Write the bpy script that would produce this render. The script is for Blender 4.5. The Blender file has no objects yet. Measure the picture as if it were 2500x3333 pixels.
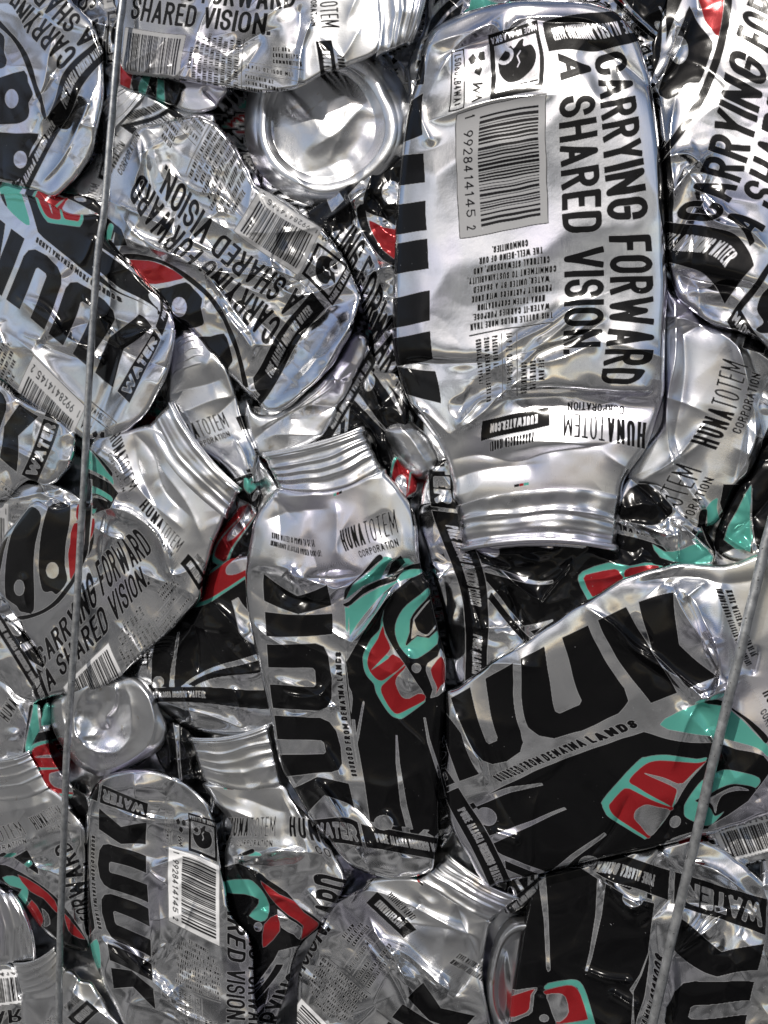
import bpy, math
import numpy as np
from math import radians, sin, cos, pi

S = bpy.context.scene
# ------------------------------------------------------------------ camera
F = 2400.0                      # focal length in photo pixels (photo is 2500 x 3333)
CX, CY = 1250.0, 1666.5
ZC = 1.15                       # camera height, m
Z0 = 0.375                      # distance to the bale face along the view axis
TAN = 0.6                       # the bale face turns away towards the left
cam = bpy.data.cameras.new('camera')
cam.sensor_fit = 'AUTO'
cam.sensor_width = 36.0
cam.lens = 36.0 * F / 3333.0
cam.clip_start = 0.005
cam.clip_end = 500.0
camo = bpy.data.objects.new('camera', cam)
S.collection.objects.link(camo)
camo.location = (0, 0, ZC)
camo.rotation_euler = (radians(90), 0, 0)
S.camera = camo

# ------------------------------------------------------------------ light
SUN_EL, SUN_AZ = 42.0, 232.0    # azimuth clockwise from +Y (north): behind and left of the camera
w = bpy.data.worlds.new('World')
S.world = w
w.use_nodes = True
nt = w.node_tree
nt.nodes.clear()
N = nt.nodes.new
out = N('ShaderNodeOutputWorld')
bg = N('ShaderNodeBackground')
sky = N('ShaderNodeTexSky')
sky.sky_type = 'NISHITA'
sky.sun_disc = False
sky.sun_elevation = radians(SUN_EL)
sky.sun_rotation = radians(SUN_AZ)
sky.dust_density = 2.0
tc = N('ShaderNodeTexCoord')
mp = N('ShaderNodeMapping')
mp.inputs['Scale'].default_value = (1.0, 1.0, 2.2)
nz = N('ShaderNodeTexNoise')
nz.inputs['Scale'].default_value = 2.1
nz.inputs['Detail'].default_value = 7
nz.inputs['Roughness'].default_value = 0.58
rp = N('ShaderNodeValToRGB')
rp.color_ramp.elements[0].position = 0.475
rp.color_ramp.elements[1].position = 0.565
CLOUD = 7.0
rc = N('ShaderNodeValToRGB')                      # grey bellies to white tops
rc.color_ramp.elements[0].position = 0.50
rc.color_ramp.elements[0].color = (.20, .205, .215, 1)
rc.color_ramp.elements[1].position = 0.63
rc.color_ramp.elements[1].color = (1, .995, .985, 1)
cm = N('ShaderNodeVectorMath'); cm.operation = 'SCALE'; cm.inputs['Scale'].default_value = CLOUD
mx = N('ShaderNodeMix')
mx.data_type = 'RGBA'
nz2 = N('ShaderNodeTexNoise')
nz2.inputs['Scale'].default_value = 4.3
nz2.inputs['Detail'].default_value = 6
nz2.inputs['Roughness'].default_value = 0.6
L = nt.links.new
L(tc.outputs['Generated'], mp.inputs['Vector'])
L(mp.outputs['Vector'], nz.inputs['Vector'])
L(nz.outputs['Fac'], rp.inputs['Fac'])
L(rp.outputs['Color'], mx.inputs['Factor'])
L(mp.outputs['Vector'], nz2.inputs['Vector'])
L(nz2.outputs['Fac'], rc.inputs['Fac'])
L(rc.outputs['Color'], cm.inputs[0])
L(cm.outputs[0], mx.inputs['B'])
L(sky.outputs['Color'], mx.inputs['A'])
L(mx.outputs['Result'], bg.inputs['Color'])
bg.inputs['Strength'].default_value = 0.10
L(bg.outputs['Background'], out.inputs['Surface'])

sl = bpy.data.lights.new('sun', 'SUN')
sl.energy = 3.0
sl.angle = radians(0.8)
sl.color = (1.0, 0.95, 0.88)
so = bpy.data.objects.new('sun', sl)
S.collection.objects.link(so)
az, el = radians(SUN_AZ), radians(SUN_EL)
sdir = np.array([sin(az) * cos(el), cos(az) * cos(el), sin(el)])     # towards the sun
from mathutils import Vector
so.rotation_euler = Vector(-sdir).to_track_quat('-Z', 'Y').to_euler()
so.location = tuple(sdir * 5)

S.view_settings.view_transform = 'Standard'
S.view_settings.look = 'None'
S.view_settings.gamma = 1.0
S.view_settings.use_curve_mapping = False
S.view_settings.exposure = -0.12
S.cycles.max_bounces = 8
S.cycles.glossy_bounces = 5
S.cycles.sample_clamp_indirect = 6.0

# ------------------------------------------------------------------ space
def P3(x, y, h):
    """photo pixel (x, y) on the leaning bale face, raised h pixels off it -> metres."""
    dx = (x - CX) / F
    dz = -(y - CY) / F
    Z = Z0 / (1 + TAN * dx)
    Z = Z - h * Z / F
    return np.stack([dx * Z, Z, ZC + dz * Z], -1)

# ------------------------------------------------------------------ noise
def perlin(x, y, seed):
    r = np.random.RandomState(seed)
    g = r.rand(64, 64) * 2 * pi
    gx, gy = np.cos(g), np.sin(g)
    xi = np.floor(x).astype(int); yi = np.floor(y).astype(int)
    xf = x - xi; yf = y - yi
    u = xf * xf * xf * (xf * (xf * 6 - 15) + 10)
    v = yf * yf * yf * (yf * (yf * 6 - 15) + 10)
    def d(ix, iy, fx, fy):
        a = ix & 63; b = iy & 63
        return gx[a, b] * fx + gy[a, b] * fy
    n00 = d(xi, yi, xf, yf); n10 = d(xi + 1, yi, xf - 1, yf)
    n01 = d(xi, yi + 1, xf, yf - 1); n11 = d(xi + 1, yi + 1, xf - 1, yf - 1)
    return (n00 * (1 - u) + n10 * u) * (1 - v) + (n01 * (1 - u) + n11 * u) * v

def dents(x, y, scale, seed, k=0.055):
    """buckled sheet: smooth-minimum of stretched paraboloids -> shallow dishes meeting in creases, about -1..1."""
    r = np.random.RandomState(seed)
    x0, x1, y0, y1 = x.min() - scale, x.max() + scale, y.min() - scale, y.max() + scale
    nx = max(2, int((x1 - x0) / scale)); ny = max(2, int((y1 - y0) / scale))
    acc = np.zeros_like(x)
    for i in range(nx + 1):
        for j in range(ny + 1):
            cx = x0 + (i + r.rand()) * scale; cy = y0 + (j + r.rand()) * scale
            a = r.rand() * pi; st = 0.45 + 0.9 * r.rand(); b = r.rand() * 0.45
            dx = (x - cx) / scale; dy = (y - cy) / scale
            p = dx * cos(a) + dy * sin(a); q = -dx * sin(a) + dy * cos(a)
            f = p * p * st + q * q / st + b
            acc += np.exp(-f / k)
    h = -k * np.log(acc + 1e-12)
    return np.clip(h, -0.2, 1.4) * 2 - 0.9

def ridge(n, e=0.04):
    return 1 - 2.2 * np.sqrt(n * n + e * e)

def crumple(x, y, amp, scale, seed, fine=1.0):
    wx = x + 0.35 * scale * perlin(x / (1.3 * scale), y / (1.3 * scale), seed + 1)
    wy = y + 0.35 * scale * perlin(x / (1.3 * scale) + 9.3, y / (1.3 * scale), seed + 2)
    h = 0.55 * dents(wx, wy, scale, seed + 3)
    h += 0.7 * perlin(wx / (2.4 * scale), wy / (2.4 * scale), seed + 4)
    m = np.clip(perlin(x / (1.8 * scale) + 3.1, y / (1.8 * scale), seed + 5) * 2.5 + 0.45, 0, 1)
    h += fine * 0.22 * m * ridge(perlin(wx / (0.55 * scale), wy / (0.8 * scale), seed + 6))
    h -= fine * 0.12 * (1 - m) * ridge(perlin(wx / (0.4 * scale), wy / (0.33 * scale), seed + 7))
    h += fine * 0.05 * dents(wx, wy, scale * 0.27, seed + 8) * m if fine > 0.9 and scale > 90 else 0
    return amp * h

# ------------------------------------------------------------------ outlines
def crv(p, n=6, closed=True):
    p = np.array(p, float)
    if not closed:
        p = np.vstack([2 * p[0] - p[1], p, 2 * p[-1] - p[-2]])
        idx = range(1, len(p) - 2)
    else:
        idx = range(len(p))
    o = []
    m = len(p)
    for i in idx:
        a, b, c, d = p[(i - 1) % m], p[i], p[(i + 1) % m], p[(i + 2) % m]
        for t in np.arange(n) / n:
            o.append(b + (c - b) * t + 0.9 * t * (1 - t) * ((c - a) * (1 - t) * 0.5 - (d - b) * t * 0.5 + (b - c) * (1 - 2 * t)))
    if not closed:
        o.append(p[-2])
    return np.array(o)

def sdist(x, y, poly):
    """signed distance to a polygon (positive inside) and the nearest boundary point."""
    best = np.full(x.shape, 1e18); bx = np.zeros_like(x); by = np.zeros_like(x)
    ins = np.zeros(x.shape, bool)
    m = len(poly)
    for i in range(m):
        ax, ay = poly[i]; cx, cy = poly[(i + 1) % m]
        ex, ey = cx - ax, cy - ay
        L2 = ex * ex + ey * ey
        if L2 < 1e-9: continue
        t = np.clip(((x - ax) * ex + (y - ay) * ey) / L2, 0, 1)
        px = ax + t * ex; py = ay + t * ey
        d = (x - px) ** 2 + (y - py) ** 2
        k = d < best
        best = np.where(k, d, best); bx = np.where(k, px, bx); by = np.where(k, py, by)
        c = ((ay > y) != (cy > y))
        if ey != 0:
            ins ^= c & (x < (y - ay) * ex / ey + ax)
    d = np.sqrt(best)
    return np.where(ins, d, -d), bx, by
# ------------------------------------------------------------------ the printed label, drawn once as coverage maps
# label space: u runs round the can (0..1185), v up the axis from the base (0..1180); 2 samples per unit
LU, LV, PP = 1185, 1180, 2
ART = np.zeros((4, LV * PP, LU * PP), np.float32)      # black, teal, red, white

def paint(cov, iu, iv, ch):
    """blend a coverage patch with its lower corner at sample (iu, iv); ch None scrapes back to bare metal."""
    h, wd = cov.shape
    for sh in (-LU * PP, 0, LU * PP):
        a0 = max(0, iu + sh); a1 = min(LU * PP, iu + sh + wd)
        b0 = max(0, iv); b1 = min(LV * PP, iv + h)
        if a1 <= a0 or b1 <= b0: continue
        c = cov[b0 - iv:b1 - iv, a0 - iu - sh:a1 - iu - sh]
        for k in range(4):
            t = ART[k, b0:b1, a0:a1]
            t *= (1 - c)
            if k == ch: t += c

def frame(umin, umax, vmin, vmax):
    iu = int(math.floor(umin * PP)) - 2; iv = int(math.floor(vmin * PP)) - 2
    nu = int(math.ceil(umax * PP)) + 2 - iu; nv = int(math.ceil(vmax * PP)) + 2 - iv
    U, V = np.meshgrid((np.arange(nu) + iu + 0.5) / PP, (np.arange(nv) + iv + 0.5) / PP)
    return iu, iv, U, V

def fill(poly, ch, smooth=0):
    p = np.array(poly, float)
    if smooth: p = crv(p, smooth)
    iu, iv, U, V = frame(p[:, 0].min(), p[:, 0].max(), p[:, 1].min(), p[:, 1].max())
    d, _, _ = sdist(U, V, p)
    paint(np.clip(0.5 + d * PP, 0, 1), iu, iv, ch)

def strokes(paths, th, ch, clip=None, round_=False):
    """paths in label units; th width; square ends."""
    A = np.vstack([np.array(p, float) for p in paths])
    iu, iv, U, V = frame(A[:, 0].min() - th, A[:, 0].max() + th, A[:, 1].min() - th, A[:, 1].max() + th)
    cov = np.zeros(U.shape)
    r = th / 2
    for p in paths:
        p = np.array(p, float)
        for i in range(len(p) - 1):
            e = p[i + 1] - p[i]; Ls = np.hypot(*e)
            if Ls < 1e-6: continue
            e = e / Ls
            s = (U - p[i, 0]) * e[0] + (V - p[i, 1]) * e[1]
            q = -(U - p[i, 0]) * e[1] + (V - p[i, 1]) * e[0]
            e0 = r if i == 0 and not round_ else 0
            e1 = r if i == len(p) - 2 and not round_ else 0
            d = np.minimum(r - np.abs(q), np.minimum(s + e0, Ls + e1 - s))
            cov = np.maximum(cov, np.clip(0.5 + d * PP, 0, 1))
        J = p if round_ else p[1:-1]
        for c in J:
            d = r - np.hypot(U - c[0], V - c[1])
            cov = np.maximum(cov, np.clip(0.5 + d * PP, 0, 1))
    if clip is not None:
        f = clip(U, V)
        cov = cov * np.clip(0.5 + f * PP, 0, 1)
    paint(cov, iu, iv, ch)

def arc(cx, cy, rx, ry, a0, a1, n=8):
    t = np.radians(np.linspace(a0, a1, n))
    return [(cx + rx * cos(a), cy + ry * sin(a)) for a in t]

_O = arc(.5, .72, .5, .28, 0, 180, 9) + arc(.5, .28, .5, .28, 180, 360, 9); _O.append(_O[0])
_BOW = [(0, 1), (.5, 1)] + arc(.55, .77, .45, .23, 90, -90, 9) + [(0, .54)]
GL = {
 'A': (1.05, [[(0, 0), (.5, 1), (1, 0)], [(.2, .27), (.8, .27)]]),
 'B': (1, [[(0, 0), (0, 1)], _BOW, [(0, .54), (.5, .54)] + arc(.55, .27, .45, .27, 90, -90, 9) + [(0, 0)]]),
 'C': (1, [arc(.5, .72, .5, .28, -5, 180, 9) + arc(.5, .28, .5, .28, 180, 365, 9)]),
 'D': (1, [[(0, 0), (0, 1), (.45, 1)] + arc(.45, .7, .55, .3, 90, 0, 6) + arc(.45, .3, .55, .3, 0, -90, 6) + [(0, 0)]]),
 'E': (.85, [[(1, 1), (0, 1), (0, 0), (1, 0)], [(0, .52), (.85, .52)]]),
 'F': (.82, [[(1, 1), (0, 1), (0, 0)], [(0, .5), (.85, .5)]]),
 'G': (1, [arc(.5, .72, .5, .28, -5, 180, 9) + arc(.5, .28, .5, .28, 180, 360, 9) + [(1, .48), (.55, .48)]]),
 'H': (1, [[(0, 0), (0, 1)], [(1, 0), (1, 1)], [(0, .5), (1, .5)]]),
 'I': (.22, [[(.5, 0), (.5, 1)]]),
 'J': (.8, [[(1, 1), (1, .3)] + arc(.5, .28, .5, .28, 0, -180, 8)]),
 'K': (1, [[(0, 0), (0, 1)], [(1, 1), (.05, .42)], [(.35, .6), (1, 0)]]),
 'L': (.8, [[(0, 1), (0, 0), (1, 0)]]),
 'M': (1.3, [[(0, 0), (0, 1), (.5, .25), (1, 1), (1, 0)]]),
 'N': (1.05, [[(0, 0), (0, 1), (1, 0), (1, 1)]]),
 'O': (1, [_O]),
 'P': (.95, [[(0, 0), (0, 1)], _BOW]),
 'Q': (1, [_O, [(.6, .25), (1, 0)]]),
 'R': (1, [[(0, 0), (0, 1)], _BOW, [(.5, .54), (1, 0)]]),
 'S': (.98, [arc(.5, .76, .5, .24, 5, 255, 12) + arc(.5, .26, .5, .26, 75, -185, 12)]),
 'T': (.9, [[(0, 1), (1, 1)], [(.5, 1), (.5, 0)]]),
 'U': (1, [[(0, 1), (0, .3)] + arc(.5, .28, .5, .28, 180, 360, 10) + [(1, 1)]]),
 'V': (1.02, [[(0, 1), (.5, 0), (1, 1)]]),
 'W': (1.6, [[(0, 1), (.25, 0), (.5, .85), (.75, 0), (1, 1)]]),
 'X': (1, [[(0, 0), (1, 1)], [(0, 1), (1, 0)]]),
 'Y': (1, [[(0, 1), (.5, .45), (1, 1)], [(.5, .45), (.5, 0)]]),
 'Z': (.9, [[(0, 1), (1, 1), (0, 0), (1, 0)]]),
 '0': (1, [_O]), '1': (.5, [[(0, .8), (.7, 1), (.7, 0)]]),
 '2': (.95, [arc(.5, .72, .5, .28, 170, -20, 9) + [(0, 0), (1, 0)]]),
 '3': (.95, [[(0, 1), (1, 1), (.45, .6)] + arc(.5, .3, .5, .3, 70, -170, 9)]),
 '4': (1, [[(.7, 0), (.7, 1), (0, .25), (1, .25)]]),
 '5': (.95, [[(.95, 1), (.08, 1), (.04, .55)] + arc(.5, .3, .5, .3, 120, -170, 9)]),
 '6': (.95, [[(.7, 1), (.05, .4)], arc(.5, .3, .5, .3, 0, 360, 13)]),
 '7': (.9, [[(0, 1), (1, 1), (.3, 0)]]),
 '8': (.95, [arc(.5, .76, .42, .24, 0, 360, 12), arc(.5, .27, .5, .27, 0, 360, 13)]),
 '9': (.95, [[(.3, 0), (.95, .6)], arc(.5, .7, .5, .3, 0, 360, 13)]),
 '.': (.12, [[(.5, 0), (.5, .03)]]), ',': (.15, [[(.5, .05), (.2, -.15)]]), "'": (.12, [[(.5, 1), (.5, .8)]]),
 '-': (.5, [[(0, .45), (1, .45)]]), '(': (.3, [arc(1, .5, .8, .6, 130, 230, 6)]), ')': (.3, [arc(0, .5, .8, .6, 50, -50, 6)]),
 '*': (.5, [[(0, .3), (1, .8)], [(0, .8), (1, .3)], [(.5, .2), (.5, .95)]]),
}

def text(s, u, v, length, cap, up=True, ch=0, th=.2, sp=.12, cw=.42, align='l'):
    """s set from (u, v): up=True reads along +v with cap tops towards -u, else reads along +u. th relative to cap."""
    adv = []
    for c in s:
        if c == ' ': adv.append(.16)
        else: adv.append(GL[c][0] * cw)
    tot = sum(adv) + sp * (len(s) - 1)
    k = length / (tot * cap) if length else 1.0
    t = th * cap
    if align == 'c': off = -tot * cap * k / 2
    else: off = 0.0
    x = off
    for c, a in zip(s, adv):
        wd = a * cap * k
        if c != ' ':
            w_in = max(wd - t, 0.01); h_in = cap - t
            ps = []
            for p in GL[c][1]:
                q = []
                for (gx, gy) in p:
                    tx = x + t / 2 + gx * w_in if GL[c][0] > .3 else x + wd / 2 + (gx - .5) * w_in
                    ty = t / 2 + gy * h_in
                    q.append((u - ty, v + tx) if up else (u + tx, v + ty))
                ps.append(q)
            if c in ",(":
                cl = None
            elif up:
                cl = lambda U, V: np.minimum(u - U, U - (u - cap))
            else:
                cl = lambda U, V: np.minimum(V - v, v + cap - V)
            strokes(ps, t, ch, cl)
        x += wd + sp * cap * k
    return x

def rect(u0, u1, v0, v1, ch): fill([(u0, v0), (u1, v0), (u1, v1), (u0, v1)], ch)
def disc(u, v, ru, rv, ch, n=28): fill([(u + ru * cos(a), v + rv * sin(a)) for a in np.linspace(0, 2 * pi, n, False)], ch)

# --- bird, ring and feathers (points read off two of the bottles)
def fN(pts): return [(830 + (.368 * (x - 520) + .93 * (y - 180)) / 3.8, 590 + (.93 * (x - 520) - .368 * (y - 180)) / 3.69) for x, y in pts]
ring = [(759 + 436 * cos(a), 430 + 436 * sin(a)) for a in np.radians(np.linspace(-49, 52, 44))]
rin = [(759 + 412 * cos(a), 430 + 412 * sin(a)) for a in np.radians(np.linspace(-51, 52, 44))]
fill(ring + rin[::-1], 0)
fill([(838, 102), (836, 400), (839, 560), (843, 592), (905, 655), (971, 735), (1020, 775), (1083, 835), (1125, 850), (1150, 760), (1125, 600),
      (1108, 545), (1146, 478), (1156, 440), (1151, 385), (1140, 330), (1118, 265), (1090, 205), (1050, 155), (1004, 112), (990, 102)], 0)
fill([(1165, 440), (1171, 480), (1169, 560), (1158, 620), (1140, 650), (1122, 618), (1108, 560), (1128, 520), (1150, 478)], None, 3)
fill([(1166, 462), (1171, 500), (1168, 560), (1158, 612), (1143, 640), (1130, 608), (1122, 572), (1138, 530), (1155, 490)], 2, 3)
disc(884, 126, 25, 26, None); rect(853, 897, 101, 116, None)
disc(1102, 325, 23, 30, None)
# claws: tapered silver lines between feathers
fill([(834, 118), (846, 250), (868, 345), (874, 342), (858, 240), (850, 118)], None)
fill([(936, 101), (944, 240), (943, 345), (949, 346), (954, 240), (960, 101)], None)
fill([(1094, 205), (1066, 285), (1033, 402), (1040, 405), (1078, 290), (1106, 225)], None)
# beak
fill(fN([(680, 172), (1040, 28), (1250, 100), (1660, 560), (1760, 650), (1760, 760), (1640, 660), (1150, 400)]), 1, 4)
fill(fN([(1065, 25), (1120, 22), (1230, 50), (1420, 230), (1700, 500), (1780, 600), (1740, 640), (1640, 520), (1360, 200), (1210, 105), (1080, 50)]), 0, 4)
# ear
fill(fN([(172, 880), (200, 820), (500, 480), (560, 445), (640, 438), (760, 460), (1000, 550), (1110, 575), (1040, 640), (930, 720), (820, 880), (700, 1050),
         (560, 1185), (500, 1170), (230, 1010), (185, 950)]), 1, 4)
fill(fN([(435, 640), (470, 590), (560, 505), (640, 485), (760, 510), (1000, 585), (1105, 602), (1010, 645), (940, 690), (885, 725), (850, 722), (830, 790), (805, 870),
         (780, 905), (680, 840), (480, 700), (440, 670)]), 2, 4)
fill(fN([(232, 890), (280, 830), (370, 730), (410, 715), (480, 740), (600, 810), (800, 905), (770, 935), (640, 880), (560, 862), (490, 900), (450, 960), (455, 1010),
         (520, 1080), (595, 1150), (575, 1185), (520, 1150), (330, 1030), (250, 960)]), 2, 4)
fill(fN([(548, 582), (700, 640), (830, 715), (900, 722), (1030, 640), (1085, 615), (960, 705), (880, 800), (820, 885), (835, 780), (800, 740), (680, 665)]), None, 4)
fill(fN([(480, 905), (560, 862), (650, 885), (775, 935), (700, 1040), (595, 1160), (500, 1060), (450, 1000), (452, 950)]), None, 4)
fill(fN([(440, 690), (600, 780), (785, 902), (600, 815), (420, 712)]), 1, 4)
# eye
fill(fN([(905, 950), (920, 890), (1040, 770), (1150, 735), (1280, 735), (1420, 790), (1660, 915), (1640, 985), (1440, 1010), (1330, 1060), (1200, 1150), (1100, 1140), (930, 1030)]), 1, 4)
fill(fN([(1010, 900), (1060, 890), (1130, 890), (1250, 870), (1400, 885), (1620, 985), (1560, 1010), (1400, 1050), (1240, 1095), (1200, 1080), (1160, 1010), (1100, 960), (1020, 915)]), 0, 4)
fill(fN([(1120, 925), (1200, 915), (1330, 905), (1440, 920), (1560, 990), (1450, 955), (1330, 935), (1260, 945), (1225, 1000), (1215, 1070), (1180, 990)]), None, 4)
disc(1071, 581, 14, 14, None)
# --- words
text('CARRYING FORWARD', 123, 108, 712, 89, th=.155, sp=.07)
text('A SHARED VISION.', 222, 108, 632, 88, th=.155, sp=.07)
# big word: K mirrored, U, U, K
def bigU(v0, v1):
    m = 64
    fill([(565, v0), (735, v0), (765, v0 + 10), (784, v0 + 34), (792, (v0 + v1) / 2), (784, v1 - 34), (765, v1 - 10), (735, v1), (565, v1), (565, v1 - m), (725, v1 - m),
          (733, v1 - m - 6), (733, v0 + m + 6), (725, v0 + m), (565, v0 + m)], 0)
def bigK(f):
    fill([(565, f(100)), (565, f(22)), (676, f(-4)), (790, f(22)), (790, f(100)), (676, f(56))], 0)
bigU(251, 420); bigU(438, 614)
rect(565, 790, 634, 697, 0)
bigK(lambda a: 702 + a); bigK(lambda a: 234 - a * 1.15)
rect(565, 790, 38, 101, 0)
text('WATER', 577, 50, 200, 40, up=False, ch=None, th=.28, cw=.9)
# band round the foot
rect(800, LU + 250, 38, 101, 0)
text('PURE ALASKA DRINKING WATER', 838, 58, 240, 25, up=False, ch=None, th=.13)
text('PURE ALASKA DRINKING WATER', 1162, 58, 240, 25, up=False, ch=None, th=.13)
text("SOURCED FROM DENA'INA LANDS", 828, 240, 350, 22, th=.26, cw=.66, sp=.14)
# price code panel
PANEL = (256, 480, 175, 440)
rect(254, 482, 173, 442, 0); rect(256, 480, 175, 440, 3)
rb = np.random.RandomState(4)
v = 192.0
while v < 420:
    b = rb.choice([2.2, 2.2, 4.4, 6.6]); rect(272, 425, v, min(v + b, 424), 0); v += b + rb.choice([2.2, 2.2, 4.4, 5.5])
text('1', 462, 184, 0, 24, th=.14); text('99284', 462, 214, 88, 24, th=.14); text('14145', 462, 310, 88, 24, th=.14); text('2', 462, 416, 0, 24, th=.14)
# emblem
rect(268, 402, 28, 167, 0); rect(280, 390, 56, 155, None)
text('MADE IN ALASKA', 274, 36, 122, 14, up=False, ch=None, th=.16)
fill([(290, 100), (300, 125), (330, 142), (360, 140), (380, 118), (382, 90), (368, 74), (352, 66), (345, 74), (330, 62), (318, 60), (322, 76), (300, 78)], 0, 4)
strokes([arc(366, 84, 16, 14, 40, 250, 10)], 8, None, round_=True); strokes([[(330, 84), (338, 92), (332, 106), (337, 114)]], 3, None, round_=True)
for a in range(4): rect(283 + a * 27, 305 + a * 27, 148, 151, 0)
# recycling chevrons, maker's script, date code box
for a in (90, 210, 330):
    c = (435 + 15 * cos(radians(a)), 80 + 19 * sin(radians(a))); t = radians(a)
    fill([(c[0] + 11 * cos(t + q), c[1] + 13 * sin(t + q)) for q in (0.3, 1.6, 2.6, 3.6, 4.9)], 0)
strokes([[(425, 128), (447, 124), (430, 136), (446, 138), (428, 146), (442, 150), (424, 156), (448, 160)]], 4, 0, round_=True)
rect(468, 502, 43, 167, 0); rect(471, 499, 46, 164, None)
text('L50602B4WA*', 494, 52, 106, 17, th=.15)
# paragraph
for i, s in enumerate(['THIS BOTTLE HOLDS MORE THAN', 'WATER-IT CARRIES PURPOSE.', 'HUNA TOTEM CORPORATION', 'PROUDLY PARTNERS WITH KUUK', 'WATER, UNITED BY A SHARED',
                       'COMMITMENT TO SUSTAINABILITY,', 'CULTURAL STEWARDSHIP, AND', 'THE WELL-BEING OF OUR', 'COMMUNITIES.']):
    text(s, 350, 637 - i * 21, len(s) * 7.6, 15.5, up=False, th=.2, align='c') if False else text(s, 350 - len(s) * 3.8, 637 - i * 21, len(s) * 7.6, 15.5, up=False, th=.2)
rect(246, 458, 661, 664, 0)
text('SEE HOW', 282, 752, 52, 16, th=.19); text('KUUK HELPS', 304, 752, 72, 16, th=.19); text('COMMUNITIES', 326, 752, 80, 16, th=.19)
rect(334, 336, 672, 835, 0)
text('16.9 FL OZ (500 ML)', 362, 674, 130, 16, th=.19)
rect(372, 374, 672, 835, 0)
text('PACKAGED AT', 398, 674, 78, 15, th=.19); text("28100 DENA'INA ELDERS RD", 420, 674, 160, 15, th=.19); text('CHUGIAK, AK 99567', 442, 674, 110, 15, th=.19)
# shoulder
for u0 in (6, 930):
    text('HUNA', u0, 905, 92, 60, up=False, th=.125, cw=.38); text('TOTEM', u0 + 98, 905, 112, 60, up=False, th=.07, cw=.36)
    text('CORPORATION', u0 + 50, 872, 150, 22, up=False, th=.17, cw=.5)
rect(254, 428, 880, 930, 0); text('KUUKWATER.COM', 282, 893, 120, 24, up=False, ch=None, th=.14)
text('PRONOUNCED (KOOK)', 290, 938, 112, 24, up=False, th=.13)
text('KUUK WATER IS PROUD TO BE AN', 560, 944, 215, 20, up=False, th=.195); text('INDIGENOUS ALASKAN OWNED COMPANY', 560, 916, 240, 20, up=False, th=.195)
# register marks under the thread
for u0 in (300, 900): rect(u0, u0 + 14, 1052, 1058, 1); rect(u0 + 14, u0 + 26, 1052, 1058, 2); rect(u0 + 26, u0 + 40, 1052, 1058, 0)

MIPS = [ART]
for _ in range(4):
    a = MIPS[-1]; a = a[:, :a.shape[1] // 2 * 2, :a.shape[2] // 2 * 2]
    MIPS.append((a[:, ::2, ::2] + a[:, 1::2, ::2] + a[:, ::2, 1::2] + a[:, 1::2, 1::2]) / 4)

def label_at(u, v, per):
    """coverages at (u, v); per = label units one mesh cell spans."""
    lv = int(np.clip(round(math.log2(max(per * PP * 0.66, 1))), 0, 4))
    A = MIPS[lv]; k = PP / 2 ** lv
    nv, nu = A.shape[1:]
    x = np.mod(u, LU) * k - .5; y = v * k - .5
    ok = (v > 1) & (v < LV - 2)
    y = np.clip(y, 0, nv - 1.001)
    xi = np.floor(x).astype(int); yi = np.floor(y).astype(int)
    fx = (x - xi).astype(np.float32); fy = (y - yi).astype(np.float32)
    x0 = xi % nu; x1 = (xi + 1) % nu
    r = (A[:, yi, x0] * (1 - fx) + A[:, yi, x1] * fx) * (1 - fy) + (A[:, yi + 1, x0] * (1 - fx) + A[:, yi + 1, x1] * fx) * fy
    return (r * ok).T

def tps(anch, lam=2.0):
    """anchors (u, v, x, y) -> function pixel -> label: affine plus a thin-plate warp when there are enough of them."""
    a = np.array(anch, float)
    q = a[:, 2:4] / 500.0; t = a[:, :2]
    n = len(a)
    A = np.hstack([np.ones((n, 1)), q])
    if n < 4:
        c, *_ = np.linalg.lstsq(A, t, rcond=None)
        return lambda x, y: tuple((np.stack([np.ones_like(x), x / 500., y / 500.], -1) @ c).T)
    def U(r2): return 0.5 * r2 * np.log(r2 + 1e-9)
    K = U(((q[:, None] - q[None]) ** 2).sum(-1)) + np.eye(n) * lam * 0.01
    M = np.block([[K, A], [A.T, np.zeros((3, 3))]])
    sol = np.linalg.solve(M, np.vstack([t, np.zeros((3, 2))]))
    wgt, c = sol[:n], sol[n:]
    def f(x, y):
        X = x / 500.; Y = y / 500.
        o = np.stack([np.ones_like(X), X, Y], -1) @ c
        for i in range(n):
            o = o + U((X - q[i, 0]) ** 2 + (Y - q[i, 1]) ** 2)[:, None] * wgt[i]
        return o[:, 0], o[:, 1]
    return f
# ------------------------------------------------------------------ materials
def mat(name):
    m = bpy.data.materials.new(name); m.use_nodes = True
    t = m.node_tree; t.nodes.clear()
    o = t.nodes.new('ShaderNodeOutputMaterial'); p = t.nodes.new('ShaderNodeBsdfPrincipled')
    t.links.new(p.outputs[0], o.inputs[0])
    return m, t, p

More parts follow.
